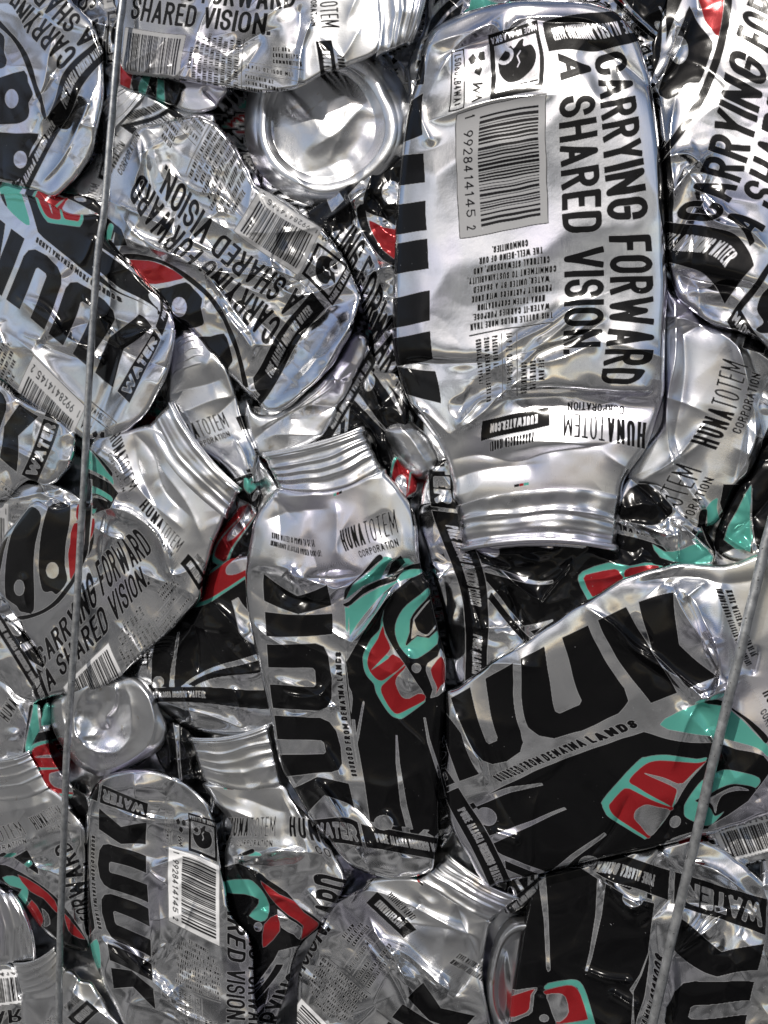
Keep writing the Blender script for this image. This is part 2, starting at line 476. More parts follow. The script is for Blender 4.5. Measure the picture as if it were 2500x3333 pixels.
class NB:
    def __init__(s, t): s.t = t
    def n(s, k, **kw):
        x = s.t.nodes.new(k)
        for a, b in kw.items(): setattr(x, a, b)
        return x
    def put(s, sock, v):
        if hasattr(v, 'links'): s.t.links.new(v, sock)
        elif v is not None: sock.default_value = v
    def math(s, op, a, b=None, c=None, clamp=False):
        x = s.n('ShaderNodeMath', operation=op); x.use_clamp = clamp
        s.put(x.inputs[0], a); s.put(x.inputs[1], b); s.put(x.inputs[2], c)
        return x.outputs[0]
    def mix(s, f, a, b):
        x = s.n('ShaderNodeMix', data_type='RGBA'); s.put(x.inputs['Factor'], f); s.put(x.inputs['A'], a); s.put(x.inputs['B'], b)
        return x.outputs['Result']
    def mixf(s, f, a, b):
        x = s.n('ShaderNodeMix', data_type='FLOAT'); s.put(x.inputs[0], f); s.put(x.inputs[2], a); s.put(x.inputs[3], b)
        return x.outputs[0]
    def rng(s, v, a, b, c=0.0, d=1.0):
        x = s.n('ShaderNodeMapRange'); x.clamp = True
        s.put(x.inputs[0], v); s.put(x.inputs[1], a); s.put(x.inputs[2], b); s.put(x.inputs[3], c); s.put(x.inputs[4], d)
        return x.outputs[0]
    def noise(s, vec, scale, detail=3.0, rough=.55, dist=0.0):
        x = s.n('ShaderNodeTexNoise'); s.put(x.inputs['Vector'], vec); s.put(x.inputs['Scale'], scale)
        s.put(x.inputs['Detail'], detail); s.put(x.inputs['Roughness'], rough); s.put(x.inputs['Distortion'], dist)
        return x.outputs['Fac']

def metal_common(B, rough0, rough1, tint=True):
    g = B.n('ShaderNodeNewGeometry').outputs['Position']
    uv = B.n('ShaderNodeUVMap', uv_map='label').outputs[0]
    blot = B.noise(g, 38.0, 4.0, .6)
    base = B.mix(B.rng(blot, .35, .68), (.84, .845, .86, 1), (.76, .77, .79, 1))
    # faint violet and straw stains; the violet also stands in for tinted reflections
    tn = B.noise(g, 17.0, 2.0, .5, .4)
    base = B.mix(B.rng(tn, .55, .70, 0, .6), base, (.74, .71, .88, 1))
    base = B.mix(B.rng(tn, .38, .25, 0, .4), base, (.87, .83, .70, 1))
    rough = B.rng(blot, .3, .7, rough0, rough1)
    # grime: specks and smears
    sp = B.noise(g, 1700.0, 2.0, .5)
    spm = B.noise(g, 60.0, 3.0, .6)
    speck = B.math('MULTIPLY', B.rng(sp, .725, .75), B.rng(spm, .42, .6))
    sm = B.math('MULTIPLY', B.rng(B.noise(g, 140.0, 5.0, .7, .6), .63, .75), B.rng(B.noise(g, 14.0, 2.0), .54, .66))
    dirt = B.math('MAXIMUM', speck, B.math('MULTIPLY', sm, .35))
    # drawing lines of the can running along its axis
    mpn = B.n('ShaderNodeMapping'); B.put(mpn.inputs['Vector'], uv); mpn.inputs['Scale'].default_value = (1.0, .035, 1)
    br = B.noise(mpn.outputs[0], .55, 3.0, .7)
    return g, uv, base, rough, dirt, br

def printed_metal():
    m, t, p = mat('printed_aluminium'); B = NB(t)
    g, uv, base, rough, dirt, br = metal_common(B, .11, .21)
    at = B.n('ShaderNodeAttribute', attribute_name='ink')
    sep = B.n('ShaderNodeSeparateColor'); t.links.new(at.outputs['Color'], sep.inputs[0])
    k, te, re = [B.rng(sep.outputs[i], .06, .88) for i in range(3)]
    wh = B.rng(at.outputs['Alpha'], .06, .88)
    suv = B.n('ShaderNodeSeparateXYZ'); t.links.new(uv, suv.inputs[0])
    sh = B.rng(suv.outputs[1], 800., 900.)                     # bare satin shoulder above the print
    rough = B.mixf(sh, rough, .29)
    rough = B.math('ADD', rough, B.math('MULTIPLY', B.math('SUBTRACT', br, .5), .10))
    ms = B.n('ShaderNodeMapping'); B.put(ms.inputs['Vector'], g); ms.inputs['Rotation'].default_value = (.4, .5, .3); ms.inputs['Scale'].default_value = (900, 60, 700)
    scr = B.math('MULTIPLY', B.rng(B.noise(ms.outputs[0], 1.0, 2.0, .5), .75, .78), B.rng(B.noise(g, 25.0, 3.0), .52, .62))
    keep = B.math('SUBTRACT', 1.0, B.math('MULTIPLY', scr, .85))
    k, te, re, wh = [B.math('MULTIPLY', q, keep) for q in (k, te, re, wh)]
    panel = B.n('ShaderNodeAttribute', attribute_type='OBJECT', attribute_name='panel_tone').outputs['Fac']
    pc = B.mix(panel, (.36, .36, .37, 1), (.80, .80, .81, 1))
    col = B.mix(wh, base, pc)
    col = B.mix(te, col, (.105, .40, .335, 1))
    col = B.mix(re, col, (.29, .016, .02, 1))
    col = B.mix(k, col, (.0035, .0035, .004, 1))
    ink = B.math('MAXIMUM', k, B.math('MAXIMUM', wh, B.math('MAXIMUM', te, re)))
    dirt = B.math('MULTIPLY', dirt, B.math('SUBTRACT', 1.0, k))
    col = B.mix(B.math('MULTIPLY', dirt, .7), col, (.045, .042, .04, 1))
    met = B.mixf(ink, 1.0, B.mixf(B.math('MAXIMUM', te, re), 0.0, .30))
    met = B.math('MULTIPLY', met, B.math('SUBTRACT', 1.0, B.math('MULTIPLY', dirt, .85)))
    rough = B.mixf(ink, rough, B.mixf(wh, .17, .34))
    rough = B.math('ADD', rough, B.math('MULTIPLY', dirt, .4), clamp=True)
    bp = B.n('ShaderNodeBump'); bp.inputs['Strength'].default_value = .10; bp.inputs['Distance'].default_value = .00012
    t.links.new(br, bp.inputs['Height'])
    b2 = B.n('ShaderNodeBump'); b2.inputs['Strength'].default_value = .07; b2.inputs['Distance'].default_value = .0006
    t.links.new(B.noise(g, 210.0, 3.0, .55), b2.inputs['Height']); t.links.new(bp.outputs[0], b2.inputs['Normal'])
    for s, v in (('Base Color', col), ('Metallic', met), ('Roughness', rough), ('Normal', b2.outputs[0])): t.links.new(v, p.inputs[s])
    p.inputs['Specular IOR Level'].default_value = .24
    return m

def bare_metal():
    m, t, p = mat('bare_aluminium'); B = NB(t)
    g, uv, base, rough, dirt, br = metal_common(B, .25, .35)
    st = B.math('MULTIPLY', B.rng(B.noise(g, 75.0, 4.0, .6, .5), .64, .70), .45)
    base = B.mix(st, base, (.42, .33, .17, 1))
    col = B.mix(B.math('MULTIPLY', dirt, .8), base, (.07, .065, .06, 1))
    met = B.math('SUBTRACT', 1.0, B.math('MULTIPLY', dirt, .8))
    b2 = B.n('ShaderNodeBump'); b2.inputs['Strength'].default_value = .22; b2.inputs['Distance'].default_value = .0005
    t.links.new(B.noise(g, 260.0, 3.0, .55), b2.inputs['Height'])
    for s, v in (('Base Color', col), ('Metallic', met), ('Roughness', rough), ('Normal', b2.outputs[0])): t.links.new(v, p.inputs[s])
    return m

def wire_metal():
    m, t, p = mat('galvanised_steel'); B = NB(t)
    g = B.n('ShaderNodeNewGeometry').outputs['Position']
    a = B.noise(g, 240.0, 5.0, .65); b = B.noise(g, 900.0, 2.0)
    col = B.mix(B.rng(a, .35, .65), (.30, .31, .32, 1), (.52, .53, .54, 1))
    spot = B.rng(b, .66, .72)
    col = B.mix(spot, col, (.07, .065, .06, 1))
    t.links.new(col, p.inputs['Base Color']); p.inputs['Metallic'].default_value = .75
    t.links.new(B.rng(a, .3, .7, .34, .55), p.inputs['Roughness'])
    bp = B.n('ShaderNodeBump'); bp.inputs['Strength'].default_value = .4; bp.inputs['Distance'].default_value = .0004
    t.links.new(a, bp.inputs['Height']); t.links.new(bp.outputs[0], p.inputs['Normal'])
    return m

def ground_mat():
    m, t, p = mat('gravel_ground'); B = NB(t)
    g = B.n('ShaderNodeNewGeometry').outputs['Position']
    col = B.mix(B.rng(B.noise(g, 1.9, 2.0, .5), .42, .64), (.03, .03, .03, 1), (.30, .295, .285, 1))  # unseen ground; dark and pale patches shaped for contrast in the metal's reflections
    t.links.new(col, p.inputs['Base Color']); p.inputs['Roughness'].default_value = .9
    return m
M_PRINT, M_BARE, M_WIRE, M_GROUND = printed_metal(), bare_metal(), wire_metal(), ground_mat()

# ------------------------------------------------------------------ mesh helpers
def link_mesh(name, V, faces, material, parent=None, ink=None, uv=None, origin=None):
    V = np.asarray(V, float)
    o0 = np.array(origin) if origin is not None else V.mean(0)
    me = bpy.data.meshes.new(name)
    nv = len(V)
    flat = []; starts = []; tot = []
    c = 0
    for f in faces:
        f = np.asarray(f)
        if f.ndim == 1: f = f[None]
        n, k = f.shape
        flat.append(f.ravel()); starts.append(c + np.arange(n) * k); tot.append(np.full(n, k)); c += n * k
    flat = np.concatenate(flat).astype(np.int32); starts = np.concatenate(starts).astype(np.int32)
    me.vertices.add(nv); me.vertices.foreach_set('co', (V - o0).astype(np.float32).ravel())
    me.loops.add(len(flat)); me.loops.foreach_set('vertex_index', flat)
    me.polygons.add(len(starts)); me.polygons.foreach_set('loop_start', starts)
    me.update(calc_edges=True)
    me.polygons.foreach_set('use_smooth', np.ones(len(starts), bool))
    l = me.uv_layers.new(name='label')
    if uv is not None: l.data.foreach_set('uv', np.asarray(uv, np.float32)[flat].ravel())
    if ink is not None:
        a = me.attributes.new('ink', 'FLOAT_COLOR', 'POINT')
        a.data.foreach_set('color', np.asarray(ink, np.float32).ravel())
    me.materials.append(material)
    me.validate()
    ob = bpy.data.objects.new(name, me)
    S.collection.objects.link(ob)
    if parent is not None:
        ob.parent = parent; ob.location = tuple(o0 - np.array(parent.location))
    else: ob.location = tuple(o0)
    return ob

def feat(h, x, y, f):
    """hand-placed creases: ('r'|'s'|'d', ...)"""
    if f[0] == 'p':
        # a fold followed by eye: crest line, height, fall-off on its two sides
        _, pts, A, w1, w2 = f
        c = crv(pts, 7, closed=False); m = len(c) - 1
        best = np.full(x.shape, 1e18); q = np.zeros_like(x); tt = np.zeros_like(x)
        for i in range(m):
            ex, ey = c[i + 1] - c[i]; L2 = ex * ex + ey * ey + 1e-9
            t = np.clip(((x - c[i, 0]) * ex + (y - c[i, 1]) * ey) / L2, 0, 1)
            dx = x - c[i, 0] - t * ex; dy = y - c[i, 1] - t * ey
            d = dx * dx + dy * dy
            k = d < best
            best = np.where(k, d, best); q = np.where(k, ex * dy - ey * dx, q); tt = np.where(k, (i + t) / m, tt)
        d = np.sqrt(best)
        tp = np.clip(np.minimum(tt + .04, 1.04 - tt) / .3, 0, 1); tp = tp * tp * (3 - 2 * tp)
        w_ = np.where(q < 0, w1, w2) * (1 + .35 * perlin(x / 60., y / 60., 17))
        return h + A * tp * (1 + .4 * perlin(x / 90., y / 90., 18)) * np.exp(-(np.sqrt(d * d + 6.) - 2.4) / w_)
    if f[0] in 'rs':
        _, x0, y0, x1, y1, A, wd = f
        ex, ey = x1 - x0, y1 - y0; Ls = math.hypot(ex, ey); ex /= Ls; ey /= Ls
        t = ((x - x0) * ex + (y - y0) * ey) / Ls
        q = -(x - x0) * ey + (y - y0) * ex
        q = q + 0.12 * Ls * 0.25 * np.sin(t * 5 + x0)            # creases are never ruler straight
        tp = np.clip(np.minimum(t + .12, 1.12 - t) / .3, 0, 1); tp = tp * tp * (3 - 2 * tp)
        if f[0] == 'r': return h + A * tp * np.exp(-(np.sqrt(q * q + (.12 * wd) ** 2) - .12 * wd) / wd)
        return h + A * tp * np.tanh(q / wd) * np.exp(-np.abs(q) / (6 * abs(wd)))
    _, cx, cy, rx, ry, ang, A = f
    a = radians(ang)
    p = ((x - cx) * cos(a) + (y - cy) * sin(a)) / rx; q = (-(x - cx) * sin(a) + (y - cy) * cos(a)) / ry
    d = np.sqrt(p * p + q * q) * (1 + .5 * perlin(x / 70. + cx, y / 70. + cy, 7))
    return h + A * np.clip(1 - d * d, 0, 1) ** 1.7

def auto_creases(x, y, seed, n):
    """a loose scatter of press creases: long soft buckles, short sharp kinks and shallow dents."""
    r = np.random.RandomState(seed + 900)
    x0, x1, y0, y1 = x.min(), x.max(), y.min(), y.max()
    main = r.rand() * pi
    fs = []
    for i in range(n):
        cx = x0 + r.rand() * (x1 - x0); cy = y0 + r.rand() * (y1 - y0)
        a = main + r.randn() * .7; ln = 40 + 150 * r.rand() ** 1.3
        sg = 1 if r.rand() < .55 else -1
        k = r.rand()
        if k < .78: fs.append(('r', cx - ln * cos(a), cy - ln * sin(a), cx + ln * cos(a), cy + ln * sin(a), sg * (5 + 9 * r.rand()), 9 + 20 * r.rand()))
        elif k < .92: fs.append(('s', cx - ln * cos(a), cy - ln * sin(a), cx + ln * cos(a), cy + ln * sin(a), sg * (3 + 5 * r.rand()), 8 + 10 * r.rand()))
        else: fs.append(('d', cx, cy, 20 + 50 * r.rand(), 18 + 30 * r.rand(), r.rand() * 180, sg * (4 + 6 * r.rand())))
    return fs

def own_print(ink, x, y, it, step):
    """a printed shape traced on this very bottle: (channel or None for bare metal, outline, smoothing)."""
    ch, pts, sm = it
    p = np.array(pts, float)
    if sm: p = crv(p, sm)
    k = np.where((x > p[:, 0].min() - 6) & (x < p[:, 0].max() + 6) & (y > p[:, 1].min() - 6) & (y < p[:, 1].max() + 6))[0]
    if not len(k): return
    d, _, _ = sdist(x[k], y[k], p)
    c = np.clip(.5 + d / (step * 1.1), 0, 1)[:, None]
    row = ink[k] * (1 - c)
    if ch is not None: row[:, ch] += c[:, 0]
    ink[k] = row

def sheet(name, outline, z, parent, edge=45, drop=45, feats=(), amp=10, scale=150, seed=1, tilt=(0, 0), anch=None, step=3.2, deep=150, fine=1.0,
          material=None, extra=None, jag=1.5, bulge=14, dens=1.0, art=()):
    edge *= .7; drop *= .72; bulge *= .7; jag *= 1.6
    poly = crv(outline, 6)
    if jag:
        k = np.arange(len(poly)); n = perlin(k * .23 + seed * 1.7, k * 0 + .5, seed)
        poly = poly + (np.stack([n, perlin(k * .23, k * 0 + 3.5, seed + 1)], -1)) * jag * 2.5
    x0, y0 = poly.min(0) - step * 2; x1, y1 = poly.max(0) + step * 2
    x0 = max(x0, -160); y0 = max(y0, -160); x1 = min(x1, 2660); y1 = min(y1, 3490)
    X, Y = np.meshgrid(np.arange(x0, x1, step), np.arange(y0, y1, step))
    shp = X.shape; X = X.ravel(); Y = Y.ravel()
    d, bx, by = sdist(X, Y, poly)
    inside = (d > step * .35).reshape(shp)
    c = inside[:-1, :-1] | inside[1:, :-1] | inside[:-1, 1:] | inside[1:, 1:]
    ids = np.arange(X.size).reshape(shp)
    q = np.stack([ids[:-1, :-1][c], ids[:-1, 1:][c], ids[1:, 1:][c], ids[1:, :-1][c]], -1)
    used = np.unique(q)
    rm = np.full(X.size, -1); rm[used] = np.arange(len(used)); q = rm[q]
    X, Y, d, bx, by = X[used], Y[used], d[used], bx[used], by[used]
    snap = d <= step * .35
    X = np.where(snap, bx, X); Y = np.where(snap, by, Y); d = np.where(snap, 0, d)
    cx, cy = poly.mean(0)
    t = np.clip(d / edge, 0, 1)
    h = z - drop * (1 - np.sqrt(np.clip(1 - (1 - t) ** 2, 0, 1)))
    t2 = np.clip(d / (edge * 4.5), 0, 1); h = h + bulge * (t2 * (2 - t2) - 1)
    h = h + tilt[0] * (X - cx) + tilt[1] * (Y - cy)
    soft = 1.0                                   # the thick shoulder buckles less than the thin printed wall
    if anch is not None:
        soft = 1 - .6 * np.clip((tps(anch)(X, Y)[1] - 815) / 60., 0, 1)
    h = h + crumple(X, Y, amp * 1.75, scale, seed * 11 + 5, fine * .55) * np.clip(.35 + d / edge, 0, 1) * soft
    area = inside.sum() * step * step
    feats = [(f[:5] + (f[5] * 1.5,) + f[6:]) if f[0] in 'rs' else f if f[0] == 'p' else (f[:6] + (f[6] * 1.4,)) for f in feats]
    for f in list(feats) + auto_creases(X, Y, seed, int(dens * (5 + area / 24000.))): h = feat(h, X, Y, f)
    if extra: h = extra(h, X, Y)
    uv = np.zeros((len(X), 2)); ink = np.zeros((len(X), 4))
    if anch is not None:
        fn = tps(anch)
        u, v = fn(X, Y)
        j = np.random.RandomState(seed).randint(100000)
        u = u + 2.2 * perlin(X / 80., Y / 80., j % 9999); v = v + 2.2 * perlin(X / 80. + 5.2, Y / 80., j % 9999)
        du = np.hypot(*(np.array(fn(X + 1, Y)) - np.array(fn(X, Y)))).mean()
        ink = label_at(u, v, du * step)
        for it in art: own_print(ink, X, Y, it, step)
        uv = np.stack([u, v], -1)
    # skirt: boundary edges pushed back so the crushed can has its thickness
    e = np.concatenate([q[:, [0, 1]], q[:, [1, 2]], q[:, [2, 3]], q[:, [3, 0]]])
    key = np.sort(e, 1); key = key[:, 0].astype(np.int64) * len(X) + key[:, 1]
    _, inv, cnt = np.unique(key, return_inverse=True, return_counts=True)
    be = e[cnt[inv] == 1]
    bv = np.unique(be); n0 = len(X)
    m2 = np.full(n0, -1); m2[bv] = n0 + np.arange(len(bv))
    hb = np.minimum(h[bv], z) - deep
    ring2 = P3(cx + (X[bv] - cx) * .97, cy + (Y[bv] - cy) * .97, hb)
    V = np.vstack([P3(X, Y, h), ring2])
    sk = np.stack([be[:, 1], be[:, 0], m2[be[:, 0]], m2[be[:, 1]]], -1)
    ink = np.vstack([ink, ink[bv]]); uv = np.vstack([uv, uv[bv]])
    return link_mesh(name, V, [q[:, ::-1] if False else q[:, [0, 3, 2, 1]], sk[:, ::-1]], material or M_PRINT, parent, ink, uv)

def neck(parent, z, m0, mm, m1, b0, bm, b1, R=None, rings=(.30, .52, .74, .93), ramp=9, seed=3, lip=True, tiltm=0.0, amp=9):
    """threaded mouth, pressed oval: mouth edge m0-mm-m1, foot edge b0-bm-b1 (left, middle, right, in photo pixels)."""
    nt_, ns = 150, 130
    T, Sg = np.meshgrid(np.linspace(-1, 1, nt_), np.linspace(0, 1, ns))
    T = np.sin(T * pi / 2)
    def q3(a, b, c):
        a, b, c = (np.array(k, float) for k in (a, b, c))
        return lambda t: (a * (t * (t - 1) / 2)[..., None] + b * (1 - t * t)[..., None] + c * (t * (t + 1) / 2)[..., None])
    fm, fb = q3(m0, mm, m1), q3(b0, bm, b1)
    wid = math.hypot(m1[0] - m0[0], m1[1] - m0[1]); ln = math.hypot(bm[0] - mm[0], bm[1] - mm[1])
    R = R or wid * .17
    prof = np.zeros_like(Sg)
    w0 = 7.5 / ln * wid / 340
    wob = .016 * np.sin(T * 5 + seed) + .05 * perlin(T * 1.8 + 5, Sg * 1.5, seed)
    rr = np.random.RandomState(seed + 70)
    for i, s in enumerate(rings):
        wi = w0 * (.8 + .8 * rr.rand()); ai = .6 + .5 * rr.rand()
        slope = .035 * T * (1 if i < len(rings) - 1 else 0)
        prof += ai * np.exp(-((Sg + wob + slope * (.4 + rr.rand()) - s) / (wi if i < len(rings) - 1 else w0 * 1.9)) ** 2)
    prof += 1.1 * np.exp(-((Sg - .05) / (w0 * 1.1)) ** 2)
    mid = T * (1 + .012 * (prof - .5)) 
    xy = fm(mid) * (1 - Sg)[..., None] + fb(mid) * Sg[..., None]
    k = wid / 340.0
    h = z + R * (np.sqrt(np.clip(1 - np.abs(T) ** 2.6, 0, 1)) - 1) + ramp * k * prof + tiltm * (Sg - .5)
    n = perlin(xy[..., 0] / 70 , xy[..., 1] / 70, seed + 20)
    h = h + amp * k * n + amp * .8 * k * dents(xy[..., 0].ravel(), xy[..., 1].ravel(), 95 * k + 20, seed + 31).reshape(T.shape)
    h = h - 26 * np.clip((np.abs(T) - .93) / .07, 0, 1) ** 2
    V = P3(xy[..., 0].ravel(), xy[..., 1].ravel(), h.ravel())
    ids = np.arange(nt_ * ns).reshape(ns, nt_)
    q = np.stack([ids[:-1, :-1], ids[:-1, 1:], ids[1:, 1:], ids[1:, :-1]], -1).reshape(-1, 4)
    # back wall
    rim = np.concatenate([ids[0, :], ids[1:, -1], ids[-1, ::-1][1:], ids[::-1, 0][1:-1]])
    back = P3(xy[..., 0].ravel()[rim], xy[..., 1].ravel()[rim], np.full(len(rim), z - 2.1 * R - 40))
    n0 = len(V); r2 = n0 + np.arange(len(rim))
    sk = np.stack([rim, r2, np.roll(r2, -1), np.roll(rim, -1)], -1)
    uv = np.stack([T.ravel() * wid, Sg.ravel() * 30 + 1100], -1)
    uv = np.vstack([uv, np.zeros((len(rim), 2))])
    nk = link_mesh('screw_neck', np.vstack([V, back]), [q, sk], M_BARE, parent, None, uv)
    if lip:
        # rolled lip: a flattened loop round the mouth
        a = np.linspace(-1, 1, 60); a = np.sin(a * pi / 2)
        c1 = fm(a); 
        axis = np.array([mm[0] - bm[0], mm[1] - bm[1]], float); axis /= np.hypot(*axis)
        h1 = z + R * (np.sqrt(np.clip(1 - np.abs(a) ** 2.6, 0, 1)) - 1) + 3 * k
        c2 = c1[::-1] + axis * 8 * k
        h2 = z - 1.2 * R + (R * .6) * (np.sqrt(np.clip(1 - np.abs(a) ** 2.6, 0, 1)) - 1)
        C = P3(np.r_[c1[:, 0], c2[1:-1, 0]], np.r_[c1[:, 1], c2[1:-1, 1]], np.r_[h1, h2[1:-1]])
        tube('lip', C, 6.5 * k * Z0 / F * 1.0, M_BARE, nk, closed=True, world_parent=parent)
    return nk

def tube(name, C, r, material, parent=None, closed=False, n=14, world_parent=None, wob=0.0, seed=0):
    C = np.asarray(C, float); m = len(C)
    t = np.roll(C, -1, 0) - np.roll(C, 1, 0)
    if not closed: t[0] = C[1] - C[0]; t[-1] = C[-1] - C[-2]
    t /= np.linalg.norm(t, axis=1)[:, None] + 1e-12
    up = np.array([0.3, -1.0, 0.2]); 
    s = np.cross(t, up); s /= np.linalg.norm(s, axis=1)[:, None] + 1e-9
    b = np.cross(s, t)
    a = np.linspace(0, 2 * pi, n, False)
    rr = r * (1 + wob * perlin(np.arange(m) * .3, np.arange(m) * 0 + .5, seed))[:, None, None]
    V = C[:, None] + rr * (s[:, None] * np.cos(a)[None, :, None] + b[:, None] * np.sin(a)[None, :, None])
    ids = np.arange(m * n).reshape(m, n)
    nx = np.roll(ids, -1, 0) if closed else ids[1:]
    cu = ids if closed else ids[:-1]
    q = np.stack([cu, np.roll(cu, -1, 1), np.roll(nx, -1, 1), nx], -1).reshape(-1, 4)
    fs = [q] + ([] if closed else [ids[0][::-1], ids[-1]])
    V = V.reshape(-1, 3)
    ob = link_mesh(name, V, fs, material, None)
    if parent is not None:
        w0 = np.array(ob.location)
        pl = np.array(parent.location) + (np.array(world_parent.location) if world_parent is not None else 0)
        ob.parent = parent; ob.location = tuple(w0 - pl)
    return ob

def base_disc(parent, z, c, rx, ry, ang, ci, ri, seed, dent=(), dome=-34, wall=75, name='base', rise=9):
    """foot of a can seen end on: rolled wall, standing ring, sunk dome. c, rx, ry outer ellipse; ci offset and ri scale of the dome edge."""
    nr, na = 110, 220
    Rr, A = np.meshgrid(np.linspace(0, 1, nr), np.linspace(0, 2 * pi, na, False), indexing='ij')
    Rr = Rr ** .8
    wv = 1 + .03 * np.sin(2 * A + seed) + .022 * np.sin(3 * A + seed * 2) + .012 * np.sin(5 * A + seed)
    a = radians(ang)
    px = rx * Rr * np.cos(A) * wv; py = ry * Rr * np.sin(A) * wv
    off = np.clip(1 - Rr, 0, 1) * 1.0
    X = c[0] + px * cos(a) - py * sin(a) + ci[0] * off * 1.4; Y = c[1] + px * sin(a) + py * cos(a) + ci[1] * off * 1.4
    r_in = ri
    h = np.zeros_like(Rr)
    ins = np.clip(Rr / r_in, 0, 1)
    dm = dome * (1 - .55 * (1 - ins ** 2)) * np.clip((1 - ins) / .12, 0, 1) ** .7
    h = np.where(Rr < r_in, dm, 0)
    o = np.clip((Rr - r_in) / (1 - r_in), 0, 1)
    h = h + np.where(Rr >= r_in, rise * np.sin(np.clip(o / .45, 0, 1) * pi) * .8 - wall * np.clip((o - .25) / .75, 0, 1) ** 2.2, 0)
    h = h + (9 * perlin(X / 90, Y / 90, seed) + 6 * dents(X.ravel(), Y.ravel(), 110, seed + 2).reshape(X.shape)) * np.clip(1.15 - Rr, .2, 1)
    for f in dent: h = feat(h, X, Y, f)
    V = P3(X.ravel(), Y.ravel(), z + h.ravel())
    ids = np.arange(nr * na).reshape(nr, na)
    q = np.stack([ids[:-1], ids[1:], np.roll(ids[1:], -1, 1), np.roll(ids[:-1], -1, 1)], -1).reshape(-1, 4)
    n0 = len(V)
    bk = P3(c[0] + (X[-1] - c[0]) * .97, c[1] + (Y[-1] - c[1]) * .97, np.full(na, z - wall - 130))
    r2 = n0 + np.arange(na)
    sk = np.stack([ids[-1], r2, np.roll(r2, -1), np.roll(ids[-1], -1)], -1)
    uv = np.zeros((n0 + na, 2))
    uv[:n0] = np.stack([X.ravel(), Y.ravel()], -1)
    return link_mesh(name, np.vstack([V, bk]), [q, sk], M_BARE, parent, None, uv)

def thing(name, label, x, y, z, cat='bottle', group='crushed bottles pressed into the bale', panel=.25):
    e = bpy.data.objects.new(name, None)
    S.collection.objects.link(e)
    e.empty_display_size = .01
    e.location = tuple(P3(np.array(float(x)), np.array(float(y)), np.array(float(z))))
    e['label'] = label; e['category'] = cat
    if group: e['group'] = group
    return e
# ------------------------------------------------------------------ ground and the bale behind the visible bottles
gm = bpy.data.meshes.new('ground')
gm.from_pydata([(-60, -60, 0), (60, -60, 0), (60, 60, 0), (-60, 60, 0)], [], [(0, 1, 2, 3)])
gm.materials.append(M_GROUND)
go = bpy.data.objects.new('ground', gm); S.collection.objects.link(go); go['kind'] = 'structure'

ZS = 1.45
def bottle(label, outline, z, panel=.25, cat='bottle', name='crushed_bottle', parts=None, solo=False, **kw):
    z *= ZS
    o = np.array(outline, float); c = o.mean(0)
    e = thing(name, label, c[0], c[1], z - 60, cat)
    b = sheet('body', outline, z, e, **kw)
    b['panel_tone'] = float(panel)
    return e, z

# 1 the big upside-down bottle
e, z = bottle('widest flattened silver bottle, upside down, grey barcode panel beside big CARRYING FORWARD lettering',
 [(1397,112),(1484,53),(1627,8),(1808,0),(1974,23),(2064,105),(2110,226),(2147,452),(2170,784),(2170,964),(2162,1190),(2155,1311),(2102,1454),(2034,1560),(2016,1640),
  (1960,1660),(1560,1665),(1484,1628),(1470,1560),(1431,1447),(1341,1326),(1299,1221),(1278,1115),(1281,844),(1293,633),(1326,377),(1363,250)], 42, panel=.15,
 edge=34, drop=42, amp=9, scale=330, seed=11, step=2.0, dens=.12, tilt=(.02, -.035), bulge=22, fine=.6,
 anch=[(123,108,1931,190),(34,108,2030,158),(34,820,2067,1250),(123,820,1955,1252),(256,175,1771,315),(256,440,1782,722),(480,175,1483,380),(480,440,1500,776),
  (565,150,1372,350),(565,251,1380,497),(565,420,1388,750),(565,438,1390,777),(565,614,1397,1040),(565,634,1400,1082),(565,697,1408,1170),(565,800,1440,1310),(676,560,1285,985),
  (270,30,1753,69),(400,30,1587,119),(270,165,1766,281),(400,165,1596,323),(500,45,1473,171),(470,165,1514,341),(6,935,2100,1420),(215,935,1838,1378),(255,905,1787,1359),(425,905,1567,1402),
  (140,70,1846,95),(250,101,1792,163),(22,500,2140,800),(20,200,2085,300),(22,760,2155,1180),(14,640,2160,1000),(16,350,2120,520)],
 feats=[('p',[(1300,1215),(1330,1180),(1440,1182),(1560,1178),(1645,1172)],-20,14,16),('p',[(1640,1172),(1655,1230),(1660,1285),(1800,1287),(1960,1283),(2090,1290),(2125,1275),(2132,1235)],-24,9,30),('p',[(1480,1395),(1530,1340),(1570,1300),(1650,1290)],22,16,22),('p',[(1600,1170),(1680,1110),(1780,1060),(1850,1010),(1960,960)],18,12,24),('p',[(1680,1200),(1760,1130),(1850,1100),(1930,1040)],16,14,14),('p',[(1400,300),(1450,200),(1520,120),(1600,80),(1640,110),(1700,60),(1900,60),(2000,120),(2050,220)],14,12,26),('p',[(1455,1500),(1560,1480),(1680,1500),(1800,1470),(1950,1450),(2060,1420)],-18,30,30),
  ('s',1321,1180,1646,1176,-13,22),('s',1640,1290,2140,1288,-22,20),('r',1646,1176,1668,1290,9,14),('r',1480,1400,1700,1240,12,20),('r',1560,1240,1900,1010,14,34),('r',1660,1180,1960,1050,-12,26),
  ('r',1750,1180,1960,1120,9,22),('d',1860,1200,180,90,-10,9),('d',1560,1300,120,60,-30,-14),('r',1300,1290,1480,1420,9,22),('r',1390,160,1640,40,9,20),('r',1440,190,1720,60,-9,22),('d',1560,180,120,90,-30,-10),
  ('r',1700,50,1980,90,-8,22),('d',1960,250,120,70,60,-8),('r',1470,1560,1760,1500,-13,40),('r',1640,1480,2060,1420,10,40),('r',1400,380,1790,300,8,22),('r',1360,340,1400,470,10,18)])
neck(e, z - 2, (1507,1786),(1766,1757),(2003,1784),(1484,1648),(1762,1592),(2024,1615), rings=(.26,.40,.58,.95), ramp=6.5, seed=3, R=62)

